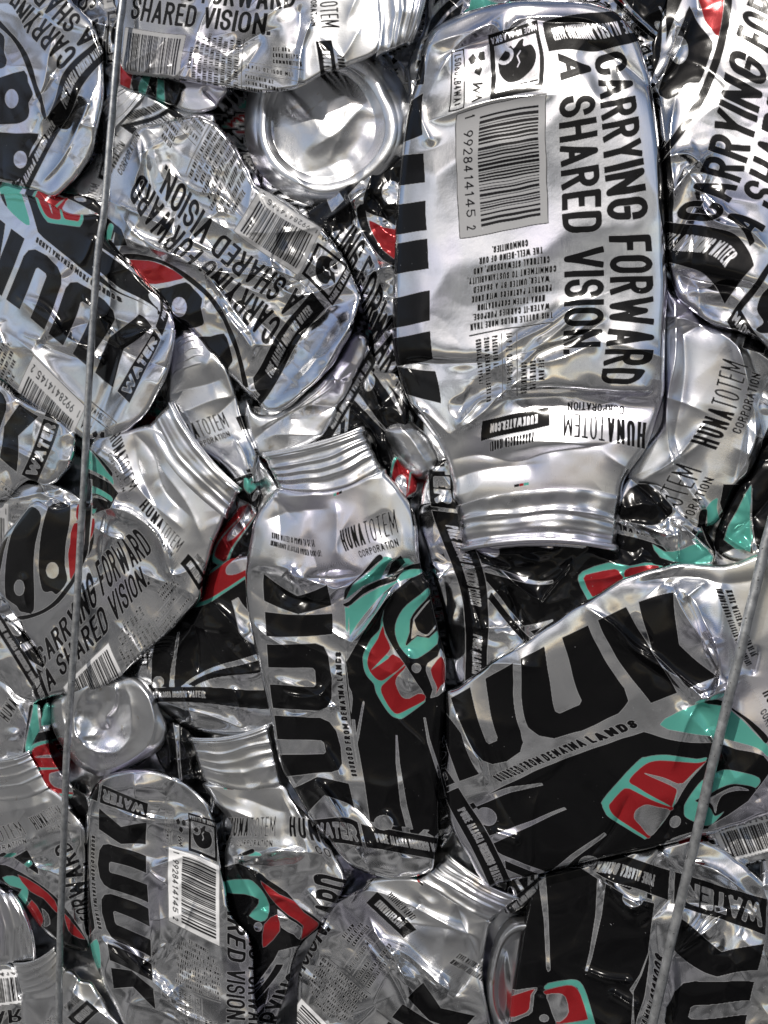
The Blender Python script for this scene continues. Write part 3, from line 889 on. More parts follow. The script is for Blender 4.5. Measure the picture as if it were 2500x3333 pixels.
# 2 top right
e, z = bottle('tilted bluish silver bottle in the top right corner, black arc beside CARRYING',
 [(2118,-150),(2110,110),(2095,200),(2130,330),(2152,560),(2170,800),(2185,905),(2215,980),(2310,1050),(2440,1090),(2640,1140),(2640,-150)], 26, edge=40, drop=50, amp=10, scale=210, dens=.4, seed=22, art=[(None,[(2091,353),(2118,271),(2213,16),(2256,-81),(2386,-81),(2384,27),(2362,114),(2321,244),(2240,393),(2140,537),(2091,540)],0),(2,[(2264,-54),(2272,-5),(2283,27),(2294,65),(2316,95),(2340,119),(2354,54),(2356,-5),(2356,-54)],2),(0,[(2244,19),(2264,60),(2283,90),(2321,138),(2310,184),(2289,244),(2275,269),(2245,269),(2226,279),(2213,304),(2177,323),(2158,317),(2142,296),(2172,212),(2202,122),(2224,68)],2),(0,[(2158,458),(2137,488),(2118,448),(2121,380)],2),(0,[(2386,-68),(2384,-14),(2380,41),(2365,122),(2343,206),(2313,285),(2281,350),(2226,434),(2172,502),(2134,553),(2121,542),(2134,513),(2158,480),(2202,423),(2240,363),(2275,304),(2302,239),(2327,168),(2346,90),(2355,27),(2359,-14),(2361,-68)],2),(None,[(2240,163),(2238,180),(2231,195),(2221,205),(2210,209),(2199,205),(2189,195),(2182,180),(2180,163),(2182,145),(2189,130),(2199,120),(2210,117),(2221,120),(2231,130),(2238,145)],0)], step=2.6, tilt=(.05, .08),
 anch=[(78,120,2278,700),(78,440,2438,190),(178,115,2414,743),(217,60,2368,848),(75,60,2170,808),(267,100,2457,922),(-83,325,2213,163),(-59,196,2131,529),(9,391,2321,244),(-2,540,2372,20)],
 feats=[('p',[(2130,520),(2240,500),(2300,560),(2280,640),(2330,720),(2500,760)],26,12,20),('p',[(2180,880),(2300,920),(2500,940)],-20,16,20),
  ('s',2180,880,2500,940,-16,30),('d',2330,1000,150,60,15,-16),('r',2160,650,2330,480,14,16),('r',2200,820,2300,560,-12,20),('r',2240,560,2480,800,10,18),('d',2180,150,50,110,15,-12),('r',2120,300,2260,60,14,14)])
# 3 top centre, on its side
e, z = bottle('silver bottle lying sideways along the top edge, SHARED VISION. reading level',
 [(360,-150),(1190,-150),(1255,-40),(1262,80),(1240,150),(1215,182),(1120,222),(1060,240),(960,293),(820,300),(720,285),(560,258),(470,248),(398,222),(385,120),(372,20)], 46, panel=.12, edge=24, drop=40, amp=9, scale=190, seed=33, step=2.0, tilt=(0, .03),
 anch=[(222,108,378,45),(222,740,875,115),(134,740,885,45),(134,108,384,-28),(256,175,404,92),(256,440,605,117),(480,175,395,270),(480,440,580,290),(255,905,1055,130),(215,935,1071,84),(340,905,1075,250),(350,565,690,190)],
 feats=[('r',960,290,1010,60,16,14),('r',700,120,930,20,9,26),('r',740,170,900,90,-9,20),('r',985,20,960,170,-10,20),('r',1090,210,1180,90,8,20)])
neck(e, z, (1400,-160),(1372,10),(1330,140),(1180,-160),(1230,40),(1222,190), rings=(.22,.45,.62,.94), seed=8, R=46, lip=True)
# 4 top left corner
e, z = bottle('silver bottle in the top left corner, dark band curving along its rounded foot',
 [(-150,-150),(200,-150),(230,-20),(262,30),(305,75),(328,140),(338,200),(336,340),(304,490),(258,572),(180,640),(108,620),(-10,592),(-150,560)], 44, edge=30, drop=50, amp=11, scale=130, seed=44, art=[(None,[(-60,-40),(40,20),(70,70),(110,180),(125,290),(150,380),(168,405),(140,440),(100,500),(60,590),(-60,590)],0),(0,[(-40,95),(5,108),(16,130),(14,170),(23,195),(18,215),(0,224),(-40,224)],2),(0,[(-43,256),(0,252),(79,229),(92,267),(106,299),(106,313),(94,335),(96,359),(92,381),(79,394),(54,403),(0,405),(-43,405)],2),(0,[(-43,430),(0,430),(54,434),(127,435),(106,478),(94,511),(104,533),(54,590),(0,582),(-43,576)],2),(0,[(-43,28),(0,66),(33,102),(62,134),(89,175),(108,224),(122,278),(136,310),(142,337),(152,378),(144,389),(133,365),(130,337),(117,313),(106,278),(89,229),(65,169),(35,123),(0,91),(-43,53)],2),(None,[(60,321),(58,333),(53,343),(46,350),(38,352),(30,350),(23,343),(18,333),(16,321),(18,309),(23,299),(30,292),(38,290),(46,292),(53,299),(58,309)],0),(None,[(88,519),(86,530),(82,539),(75,545),(66,548),(58,545),(51,539),(46,530),(45,519),(46,508),(51,499),(58,493),(66,491),(75,493),(82,499),(86,508)],0)], step=2.4, tilt=(-.02, -.02),
 anch=[(34,108,190,234),(123,108,260,167),(34,290,89,107),(123,290,152,64),(-23,65,211,365),(205,65,325,177),(-140,101,144,384),(-260,65,100,560),(-83,325,38,321),(-300,126,66,520),(9,440,0,85),(-11,345,54,145),(-76,190,117,280)],
 feats=[('p',[(110,330),(150,380),(200,300),(240,290)],20,10,16),('p',[(150,400),(220,420),(250,360),(300,330)],18,12,14),('p',[(130,600),(200,520),(260,400),(320,260)],24,18,10),
  ('s',325,230,150,640,-14,24),('r',150,385,240,290,12,14),('r',110,330,200,210,-10,14),('r',170,250,240,330,12,12),('r',140,470,260,330,-16,26),('d',220,400,70,110,30,-10),('r',180,120,120,330,9,14)])
# 5 crumpled one right of the left wire
e, z = bottle('heavily crumpled silver bottle under the bare can foot, lettering running up left',
 [(345,640),(347,575),(385,500),(450,418),(540,395),(640,374),(705,401),(765,470),(803,542),(835,600),(920,650),(1000,705),(1060,754),(1110,820),(1147,890),(1174,963),(1160,1030),(1130,1110),(1082,1190),
  (1006,1266),(930,1330),(870,1340),(816,1293),(760,1240),(716,1180),(660,1120),(613,1071),(553,1028),(440,950),(330,880),(338,760)], 18, panel=.2, edge=26, drop=46, amp=16, scale=115, seed=55, art=[(None,[(360,800),(420,800),(560,825),(700,915),(790,1050),(830,1270),(800,1300),(716,1190),(613,1081),(553,1038),(470,950),(330,880)],0),(0,[(353,777),(388,818),(434,864),(489,929),(516,972),(502,994),(434,940),(353,886)],2),(2,[(421,845),(483,848),(521,859),(564,879),(600,903),(570,913),(532,921),(483,924),(451,886)],2),(0,[(502,944),(548,934),(605,918),(630,940),(659,972),(654,1000),(664,1043),(659,1059),(613,1070),(586,1048),(559,1021),(524,975)],2),(0,[(636,1099),(684,1095),(729,1085),(746,1122),(757,1165),(756,1179),(744,1198),(744,1222),(711,1184),(678,1149)],2),(0,[(399,827),(434,825),(475,831),(521,844),(570,867),(613,894),(651,924),(687,959),(722,1005),(746,1054),(768,1103),(787,1165),(798,1211),(809,1260),(790,1252),(779,1195),(765,1143),(746,1095),(725,1043),(700,1005),(676,970),(640,937),(602,907),(564,878),(527,859),(483,848),(421,844)],2),(None,[(608,999),(606,1011),(601,1022),(593,1029),(583,1031),(574,1029),(566,1022),(561,1011),(559,999),(561,987),(566,976),(574,969),(583,967),(593,969),(601,976),(606,987)],0)], step=2.2, tilt=(.02, -.03), fine=1.3,
 anch=[(222,740,540,542),(178,130,957,974),(78,810,450,600),(78,120,880,1075),(480,440,854,608),(480,175,1044,754),(256,175,974,890),(400,165,1038,777),(270,165,976,901),(270,30,1087,994),(400,30,1150,880),
  (-23,60,881,1234),(217,60,1009,1017),(350,565,716,532),(-83,325,585,1000),(-140,101,800,1262),(-14,289,722,1050),(8,440,610,915),(-60,660,420,838)],
 feats=[('p',[(350,640),(440,760),(560,830),(700,880),(850,900),(960,960),(1060,940),(1160,880)],32,16,30),('p',[(456,430),(460,520),(440,600),(470,680),(520,760)],22,10,18),('p',[(830,620),(900,760),(880,850),(940,920)],20,10,18),('p',[(900,1230),(960,1100),(1040,1030),(1100,960)],-22,18,18),('p',[(930,1320),(1020,1250),(1110,1110),(1170,1000)],24,20,12),('p',[(640,870),(700,930),(760,1010),(820,1090)],18,12,16),('p',[(550,560),(640,620),(720,640),(840,760)],16,10,20),
  ('r',450,440,470,640,14,14),('r',350,640,560,760,18,22),('r',380,760,620,850,16,20),('r',560,850,900,960,12,22),('r',900,960,1130,830,-16,24),('r',820,1250,1100,1000,-10,26),('r',990,830,1150,960,10,18),
  ('s',870,1330,1170,990,18,26),('r',720,980,820,1150,16,16),('r',650,860,720,990,-12,18),('r',420,520,620,420,8,20),('r',600,650,830,800,12,20)])
# its crushed foot
base_sh = sheet('base', [(800,1300),(830,1340),(900,1345),(985,1290),(1080,1200),(1150,1090),(1190,1090),(1200,1140),(1180,1190),(1120,1310),(1060,1413),(960,1470),(850,1490),(815,1440),(796,1360)], z - 52, e, edge=30, drop=44, amp=9, scale=110, seed=56,
 material=M_BARE, tilt=(-.05, -.06), feats=[('r',830,1440,1130,1210,-16,26),('r',850,1400,1080,1240,12,18)])
# 6 left, WATER
e, z = bottle('silver bottle crossed by the left wire, whole word WATER boxed at its foot',
 [(-150,720),(-60,640),(33,628),(120,640),(230,690),(325,700),(345,770),(400,830),(470,905),(520,955),(553,1000),(566,1030),(572,1080),(560,1160),(535,1250),(490,1335),(434,1395),(375,1425),(325,1437),(262,1425),(190,1370),(54,1275),(-20,1215),(-150,1130)], 36, panel=.45,
 edge=32, drop=52, amp=9, scale=165, seed=66, step=2.3, tilt=(-.02, .0),
 anch=[(830,240,382,963),(830,590,122,768),(790,238,480,1010),(565,115,370,1262),(565,500,100,1035),(663,69,450,1196),(577,69,412,1283),(775,69,499,1109),(480,440,108,1158),(480,175,277,1326),(838,60,526,1039),(890,126,488,975)],
 feats=[('p',[(60,960),(150,1010),(220,1100),(300,1130)],20,10,20),('p',[(120,1110),(180,1140),(290,1180)],-16,12,14),('p',[(350,1060),(400,1100),(470,1080),(520,1100)],18,10,18),
  ('s',560,1040,330,1430,-16,24),('r',230,1100,330,1180,12,16),('r',130,1110,300,1050,-10,20),('r',60,960,190,1080,12,22),('r',340,1040,420,1130,-9,18),('r',380,1130,470,1080,10,16),('d',160,890,90,70,40,9),('d',290,1000,60,110,35,-9)])
# 7 left edge, WATE
e, z = bottle('small silver bottle foot at the left edge, cut off box reading WATE',
 [(-150,1230),(0,1235),(54,1288),(119,1320),(180,1352),(244,1405),(250,1450),(228,1520),(184,1570),(136,1576),(92,1564),(33,1613),(-20,1640),(-150,1700)], 14, edge=26, drop=46, amp=13, scale=100, seed=77, step=2.6,
 anch=[(577,69,103,1549),(720,69,157,1418),(565,115,54,1540),(785,115,125,1364),(565,300,-55,1440)], feats=[('r',0,1450,130,1500,14,16),('r',60,1310,180,1420,-10,16),('s',200,1380,160,1570,-14,20)])
# 8 left middle: body and mouth
e, z = bottle('satin silver bottle crossed by the left wire, ribbed mouth facing up and right',
 [(292,1640),(288,1520),(292,1450),(330,1420),(412,1400),(483,1384),(560,1420),(700,1600),(735,1650),(727,1698),(700,1757),(667,1871),(651,1947),(586,2023),(510,2095),(434,2164),(380,2213),(300,2245),(250,2252),(190,2262),
  (125,2280),(98,2240),(141,2164),(100,2090),(54,2012),(10,1950),(-20,1880),(10,1760),(54,1690),(119,1628),(180,1655),(240,1640)], 32, panel=.9, edge=24, drop=44, amp=14, scale=180, seed=88, art=[(None,[(-30,1560),(300,1560),(300,1690),(285,1830),(250,1900),(200,1965),(130,2012),(60,2022),(-30,1990)],0),(0,[(-19,1817),(5,1769),(27,1745),(14,1793),(5,1841),(-12,1913)],3),(0,[(35,1742),(17,1841),(16,1933),(27,1954),(53,1972),(63,1988),(77,1993),(111,1986),(110,1841),(116,1769),(135,1680),(104,1648),(72,1680)],3),(0,[(135,1725),(125,1841),(135,1913),(149,1928),(169,1925),(186,1935),(219,1892),(212,1841),(215,1769),(227,1704),(229,1636),(210,1619),(166,1631)],3),(2,[(284,1636),(253,1643),(247,1680),(256,1701),(241,1704),(230,1735),(228,1769),(222,1800),(224,1841),(230,1888),(246,1870),(268,1817),(277,1721)],3),(2,[(140,1600),(142,1631),(183,1653),(193,1648),(205,1614),(198,1595)],2),(0,[(297,1636),(297,1672),(292,1735),(287,1793),(270,1841),(236,1906),(193,1962),(145,1995),(101,2012),(68,2018),(55,2007),(68,2004),(101,1998),(140,1983),(178,1954),(217,1906),(234,1882),(253,1841),(270,1790),(276,1735),(277,1636)],3),(None,[(80,1913),(78,1923),(75,1932),(69,1937),(63,1939),(56,1937),(51,1932),(47,1923),(46,1913),(47,1903),(51,1895),(56,1889),(63,1887),(69,1889),(75,1895),(78,1903)],0),(None,[(191,1857),(190,1867),(185,1876),(179,1881),(171,1883),(163,1881),(156,1876),(152,1867),(150,1857),(152,1847),(156,1838),(163,1832),(171,1830),(179,1832),(185,1838),(190,1847)],0)], step=2.2, tilt=(.0, -.02),
 anch=[(78,118,130,2140),(78,815,485,1770),(178,125,157,2213),(222,740,482,1906),(350,565,450,2088),(256,440,353,2094),(256,175,206,2236),(-255,935,374,1413),(-45,935,434,1592),(6,935,461,1638),(215,935,575,1779),
  (255,905,613,1817),(425,905,660,1900),(-301,126,63,1913),(-83,325,171,1857),(-90,150,100,2010),(-14,289,200,1960),(8,440,284,1817),(-60,660,296,1660)],
 feats=[('p',[(300,1650),(400,1660),(470,1700),(520,1760),(560,1870),(660,1830)],26,10,24),('p',[(430,1400),(500,1480),(540,1600),(640,1700)],-20,26,26),('p',[(310,1450),(380,1500),(420,1580)],20,12,18),
  ('s',290,1640,440,1700,-16,20),('s',440,1700,640,1960,-12,22),('r',300,1460,410,1560,14,22),('r',430,1420,520,1700,-12,30),('r',520,1500,660,1750,10,26),('d',420,1650,70,50,30,-14),('r',450,1850,640,1950,10,18),
  ('r',540,1760,560,2000,12,16),('r',310,1720,400,1760,12,14),('r',100,2080,300,1900,6,26),('d',330,2060,90,60,-45,-6)])
neck(e, z + 14, (553,1313),(648,1468),(776,1600),(486,1384),(568,1535),(738,1690), rings=(.24,.42,.60,.93), seed=5, R=36, ramp=8)
# 9 shoulder under 5
e, z = bottle('grey satin bottle shoulder wedged beneath the word WATER, neck ribs fanning up left',
 [(560,1100),(600,1075),(660,1090),(716,1170),(743,1205),(772,1300),(803,1391),(838,1478),(832,1560),(820,1622),(785,1590),(700,1500),(560,1400),(540,1300),(548,1180)], -10, edge=22, drop=40, amp=9, scale=120, seed=99, step=2.6, tilt=(.0,-.03),
 anch=[(215,935,735,1365),(75,935,624,1405),(145,1000,655,1330)], feats=[('r',560,1290,720,1230,-10,26),('r',570,1340,760,1290,9,22),('r',760,1420,830,1560,12,14),('s',720,1180,800,1400,-8,16)])
neck(e, z + 8, (570,1128),(592,1098),(640,1080),(556,1235),(632,1190),(728,1200), rings=(.2,.45,.7,.95), seed=6, R=30, lip=False)
# 10 centre upright
e, z = bottle('upright silver bottle in the middle, ribbed mouth on top, bird face on its right',
 [(905,1590),(1000,1600),(1100,1585),(1240,1525),(1260,1545),(1320,1614),(1353,1681),(1366,1817),(1384,1880),(1397,1904),(1424,2034),(1445,2121),(1452,2240),(1444,2414),(1436,2487),(1430,2600),(1424,2737),(1419,2800),(1405,2838),(1342,2857),(1266,2860),
  (1180,2838),(1125,2808),(1071,2740),(1017,2677),(957,2569),(908,2480),(881,2332),(843,2170),(811,2007),(800,1871),(815,1763),(832,1687),(870,1630)], 44, edge=28, drop=46, amp=15, scale=200, seed=110, art=[(None,[(1131,2068),(1138,1979),(1111,1974),(1114,1960),(1181,1908),(1290,1862),(1317,1833),(1387,1811),(1507,1811),(1507,2692),(1208,2687),(1181,2600),(1152,2410),(1126,2161)],0),(0,[(1126,2155),(1154,2106),(1195,2036),(1252,1955),(1290,1919),(1339,1879),(1377,1864),(1385,1833),(1507,1833),(1507,2342),(1141,2342),(1149,2261),(1141,2246),(1135,2234)],1),(0,[(1144,2254),(1526,2254),(1526,2719),(1421,2705),(1316,2692),(1248,2682),(1204,2675),(1187,2553),(1170,2458),(1160,2404),(1150,2282)],0),(0,[(1116,1965),(1135,1957),(1181,1914),(1236,1887),(1290,1872),(1312,1854),(1317,1846),(1349,1835),(1377,1833),(1377,1854),(1314,1857),(1290,1889),(1236,1908),(1181,1936),(1141,1971),(1122,1974)],2),(1,[(1138,2063),(1136,1979),(1143,1969),(1181,1941),(1236,1911),(1290,1891),(1314,1856),(1377,1853),(1366,1868),(1344,1879),(1295,1894),(1252,1927),(1208,1974),(1162,2033),(1141,2067)],2),(1,[(1251,1983),(1241,2017),(1236,2049),(1208,2079),(1189,2115),(1181,2139),(1184,2174),(1195,2201),(1217,2226),(1225,2256),(1252,2302),(1274,2329),(1295,2338),(1314,2336),(1379,2288),(1383,2277),(1382,2264),(1352,2218),(1322,2172),(1290,2124),(1260,2071),(1248,2036),(1246,2012)],3),(None,[(1252,2060),(1268,2090),(1290,2123),(1325,2174),(1358,2226),(1382,2264),(1344,2272),(1322,2275),(1301,2258),(1287,2223),(1290,2207),(1306,2191),(1317,2172),(1274,2139),(1252,2125)],2),(2,[(1246,2036),(1230,2079),(1208,2112),(1198,2139),(1196,2161),(1204,2185),(1222,2207),(1241,2216),(1263,2204),(1317,2161),(1279,2129),(1263,2144),(1214,2178),(1213,2176),(1252,2136),(1271,2112),(1263,2087),(1253,2066)],2),(2,[(1317,2166),(1252,2223),(1241,2237),(1242,2256),(1263,2296),(1284,2321),(1301,2322),(1331,2307),(1382,2280),(1382,2261),(1360,2258),(1333,2273),(1314,2272),(1301,2258),(1288,2226),(1291,2207),(1301,2193),(1317,2177)],2),(1,[(1394,1913),(1371,1933),(1325,1968),(1301,1998),(1287,2033),(1287,2066),(1301,2104),(1331,2139),(1352,2144),(1371,2136),(1423,2096),(1424,2052),(1396,2077),(1358,2071),(1325,2101),(1321,2093),(1333,2058),(1335,2017),(1355,1984),(1385,1952),(1401,1930)],2),(None,[(1339,2079),(1345,2025),(1349,2009),(1387,1963),(1401,1952),(1387,1968),(1352,2012),(1349,2022),(1360,2052),(1385,2066),(1398,2060),(1417,2036),(1417,2044),(1396,2067),(1377,2071),(1358,2066)],2),(None,[(1371,2174),(1369,2180),(1366,2185),(1361,2189),(1355,2190),(1350,2189),(1345,2185),(1341,2180),(1340,2174),(1341,2168),(1345,2163),(1350,2160),(1355,2159),(1361,2160),(1366,2163),(1369,2168)],0),(None,[(1387,2177),(1393,2158),(1425,2136),(1434,2112),(1453,2153),(1450,2245),(1401,2272),(1409,2245),(1390,2193)],2),(2,[(1402,2180),(1412,2163),(1436,2136),(1448,2166),(1448,2220),(1436,2231),(1417,2261),(1423,2239),(1409,2207)],2),(None,[(1181,2285),(1186,2288),(1179,2329),(1168,2400),(1158,2432),(1153,2424),(1158,2400),(1171,2337)],2),(None,[(1289,2393),(1293,2393),(1301,2485),(1324,2621),(1344,2699),(1324,2699),(1304,2621),(1289,2485)],0),(None,[(1379,2336),(1385,2336),(1398,2404),(1434,2512),(1439,2546),(1428,2529),(1392,2417)],0),(None,[(1280,2678),(1278,2687),(1271,2695),(1261,2700),(1249,2702),(1237,2700),(1227,2695),(1220,2687),(1218,2678),(1220,2668),(1227,2660),(1237,2655),(1249,2653),(1261,2655),(1271,2660),(1278,2668)],0)], step=2.2, dens=.7, tilt=(.0, -.02),
 anch=[(565,800,853,1861),(790,800,1065,1902),(565,697,861,1991),(790,697,1085,1995),(565,614,868,2098),(565,438,885,2302),(565,420,895,2329),(565,251,926,2529),(790,251,1126,2519),(565,115,1004,2655),(790,115,1150,2614),
  (830,240,1167,2533),(830,590,1109,2126),(785,101,1163,2688),(785,38,1170,2750),(838,69,1234,2726),(1040,69,1417,2763),(838,105,1205,2695),(1071,581,1356,2173),(843,631,1136,2058),(1079,497,1380,2282),(972,430,1282,2339),
  (930,940,1102,1756),(1140,940,1289,1692),(560,955,892,1746),(790,925,1048,1814),(1195,940,1340,1660)],
 feats=[('p',[(820,1841),(936,1848),(957,1875),(1051,1902),(1099,1915),(1187,1888),(1248,1834),(1282,1820),(1350,1806)],28,14,34),('p',[(890,1890),(950,1945),(1065,1966),(1115,1940),(1220,1905)],-22,16,24),('p',[(890,2225),(940,2262),(1000,2270),(1050,2255),(1092,2190),(1100,2120)],18,14,26),('p',[(900,2290),(960,2322),(1040,2312),(1085,2285)],-16,14,20),('p',[(1020,2545),(1050,2570),(1100,2640),(1140,2705)],20,10,18),('p',[(1110,2790),(1180,2740),(1230,2770),(1290,2760),(1310,2790),(1405,2800)],18,10,22),('p',[(1140,2100),(1200,2030),(1250,1960),(1300,1890)],14,8,16),
  ('s',815,1840,960,1880,-14,22),('s',960,1880,1180,1862,-18,20),('s',1180,1862,1350,1815,-14,20),('r',850,1850,960,1960,-9,20),('r',930,1850,1010,1950,12,18),('r',1030,1960,1240,1850,12,22),('r',1190,1880,1350,1840,-12,20),
  ('r',1140,2100,1290,1905,14,10),('r',890,2200,1060,2280,12,20),('r',940,2330,1100,2300,14,18),('r',1040,2200,1140,2380,-12,24),('d',1000,2260,80,40,10,-12),('r',1060,2420,1110,2540,10,14),('r',1030,2540,1130,2690,14,18),
  ('r',1130,2600,1240,2720,-10,16),('s',1130,2760,1420,2790,-16,24),('d',1270,2800,90,45,5,14),('r',1250,2640,1300,2720,10,14),('r',860,1690,1060,1650,-9,30),('r',940,1610,1240,1560,8,26),('d',1250,1720,70,60,30,-9),('r',1410,2300,1420,2700,10,20)])
neck(e, z + 10, (860,1486),(1032,1452),(1183,1400),(912,1592),(1072,1596),(1242,1525), rings=(.28,.47,.66,.95), seed=4, R=46, ramp=9)
# 11 right, big word
e, z = bottle('tilted silver bottle under the thicker wire, huge black letters UUK above a bird face',
 [(1600,2150),(1700,2090),(1790,2025),(1871,1972),(1960,1920),(2034,1877),(2142,1846),(2224,1834),(2359,1838),(2640,1830),(2640,2640),(2500,2655),(2400,2690),(2305,2716),(2240,2730),(2142,2753),(2034,2780),(1871,2813),(1752,2845),(1681,2864),(1630,2874),
  (1587,2884),(1555,2845),(1520,2780),(1467,2700),(1452,2600),(1450,2480),(1452,2330),(1456,2252),(1500,2230)], 52, edge=22, drop=42, amp=11, scale=260, seed=121, step=2.2, dens=.4, tilt=(.0, .02), fine=.6,
 anch=[(565,438,1695,2143),(565,614,1911,2037),(565,634,1947,2017),(565,697,2037,1977),(565,800,2189,1924),(790,634,2120,2289),(790,697,2202,2256),(790,800,2338,2203),(565,420,1672,2156),(565,251,1466,2272),(792,526,1888,2381),(792,335,1633,2484),
  (830,240,1648,2545),(830,590,2088,2365),(1071,581,2198,2678),(843,631,2146,2361),(972,430,1961,2625),(1079,497,2099,2729),(560,955,2376,1931),(560,925,2335,1909),(790,925,2430,2165),(930,905,2479,2250),(838,69,1500,2639),(1078,69,1625,2872),(785,69,1455,2545)],
 feats=[('p',[(1880,1960),(1990,2030),(2060,2100),(2140,2150),(2200,2220),(2285,2315)],24,10,26),('p',[(2210,1910),(2260,1960),(2290,2020),(2330,2100),(2345,2180),(2330,2250),(2290,2300)],24,24,10),('p',[(2060,1900),(2180,1880),(2270,1880),(2350,1900)],-14,20,14),('p',[(1480,2400),(1560,2480),(1580,2560)],14,12,20),('p',[(2240,2290),(2330,2260),(2420,2215)],18,12,16),
  ('r',2040,2080,2310,2300,14,12),('r',2040,2100,2290,2330,-14,30),('r',2190,1900,2330,2180,14,22),('r',2230,1930,2300,2120,-12,22),('r',2100,1900,2500,1880,-8,40),('s',2345,1900,2400,2320,10,20),('r',2240,2270,2420,2200,12,26),('d',2090,2080,50,80,-40,-12),
  ('r',1600,2700,1690,2740,12,16),('r',2310,2380,2360,2480,12,10),('d',1560,2650,60,80,20,-8),('r',2230,2310,2420,2560,8,30),('r',1480,2310,1560,2500,9,22)])
# 12 lower right upside down
e, z = bottle('mostly black upside down bottle in the lower right corner, WATER inverted in a band',
 [(1746,2853),(1871,2815),(2000,2780),(2196,2735),(2250,2722),(2305,2735),(2360,2765),(2414,2802),(2460,2845),(2489,2883),(2500,2960),(2502,3100),(2520,3480),(1655,3480),(1656,3320),(1672,3180),(1698,3019),(1725,2905)], 16, edge=26, drop=48, amp=15, scale=190, seed=132, art=[(None,[(1633,2826),(1890,2807),(1958,2853),(2088,2918),(2143,2934),(2121,3076),(2088,3173),(2061,3227),(2067,3455),(1622,3455)],0),(0,[(1633,2831),(1888,2823),(1947,2861),(1991,2886),(2034,2913),(2099,2932),(2131,2940),(2121,3010),(2110,3103),(2083,3173),(2050,3222),(2061,3238),(2050,3455),(1622,3455)],0),(None,[(1749,2840),(1775,2840),(1784,2967),(1791,3157),(1784,3163),(1779,3152),(1771,2994)],0),(None,[(1945,2859),(1972,2870),(1958,2978),(1926,3119),(1912,3161),(1905,3160),(1920,3097),(1939,2978)],0),(None,[(2096,2924),(2093,2934),(2086,2944),(2074,2950),(2061,2952),(2048,2950),(2037,2944),(2029,2934),(2026,2924),(2029,2913),(2037,2904),(2048,2898),(2061,2895),(2074,2898),(2086,2904),(2093,2913)],0),(1,[(1771,3219),(1784,3200),(1860,3188),(1888,3196),(1904,3222),(1920,3271),(1953,3401),(1920,3401),(1890,3238),(1871,3211),(1844,3206),(1790,3218)],2),(2,[(1769,3227),(1790,3219),(1844,3207),(1871,3212),(1890,3238),(1912,3309),(1904,3320),(1817,3333),(1812,3325),(1833,3317),(1850,3293),(1839,3244),(1817,3233),(1779,3238)],2),(None,[(1779,3238),(1817,3234),(1841,3246),(1851,3293),(1833,3319),(1809,3325),(1787,3265)],2),(1,[(1809,3339),(1904,3322),(1926,3325),(1936,3352),(1817,3358)],2),(None,[(1681,3223),(1749,3214),(1738,3238),(1732,3293),(1703,3310),(1649,3325),(1649,3222)],2),(2,[(1668,3241),(1722,3223),(1742,3220),(1728,3238),(1723,3284),(1702,3301),(1652,3310),(1654,3244)],2),(None,[(1786,3314),(1785,3319),(1782,3323),(1777,3325),(1771,3326),(1765,3325),(1760,3323),(1757,3319),(1756,3314),(1757,3310),(1760,3306),(1765,3303),(1771,3302),(1777,3303),(1782,3306),(1785,3310)],0)], step=2.4, dens=.7, tilt=(.03, .04),
 anch=[(838,69,2126,2867),(960,69,2012,2820),(790,101,2178,2929),(790,38,2191,2837),(830,240,2129,3086),(830,420,2083,3314),(775,69,2240,2896),(577,69,2479,2967),(565,115,2490,3076),(565,251,2457,3192),(565,330,2436,3271),(790,300,2186,3255),(790,115,2202,2978),
  (893,126,2061,2925),(972,430,1882,3192),(1071,581,1771,3314),(975,110,1925,2880)],
 feats=[('p',[(2190,3110),(2260,3040),(2310,2980),(2400,2960),(2480,3000)],22,12,14),('p',[(1960,2860),(2010,2920),(2060,2960),(2100,2930)],22,10,16),('p',[(2200,2800),(2320,2830),(2420,2900),(2480,2960)],20,12,20),
  ('r',2200,3110,2350,2980,14,14),('r',2180,2940,2420,2960,-10,24),('r',1950,2860,2100,2960,12,18),('s',2130,2800,2480,2900,-14,26),('r',1900,3160,2060,3200,10,14),('r',1980,3230,2080,3280,14,16),('r',2160,2760,2230,3000,10,24),('r',2140,3000,2180,3320,-12,24)])
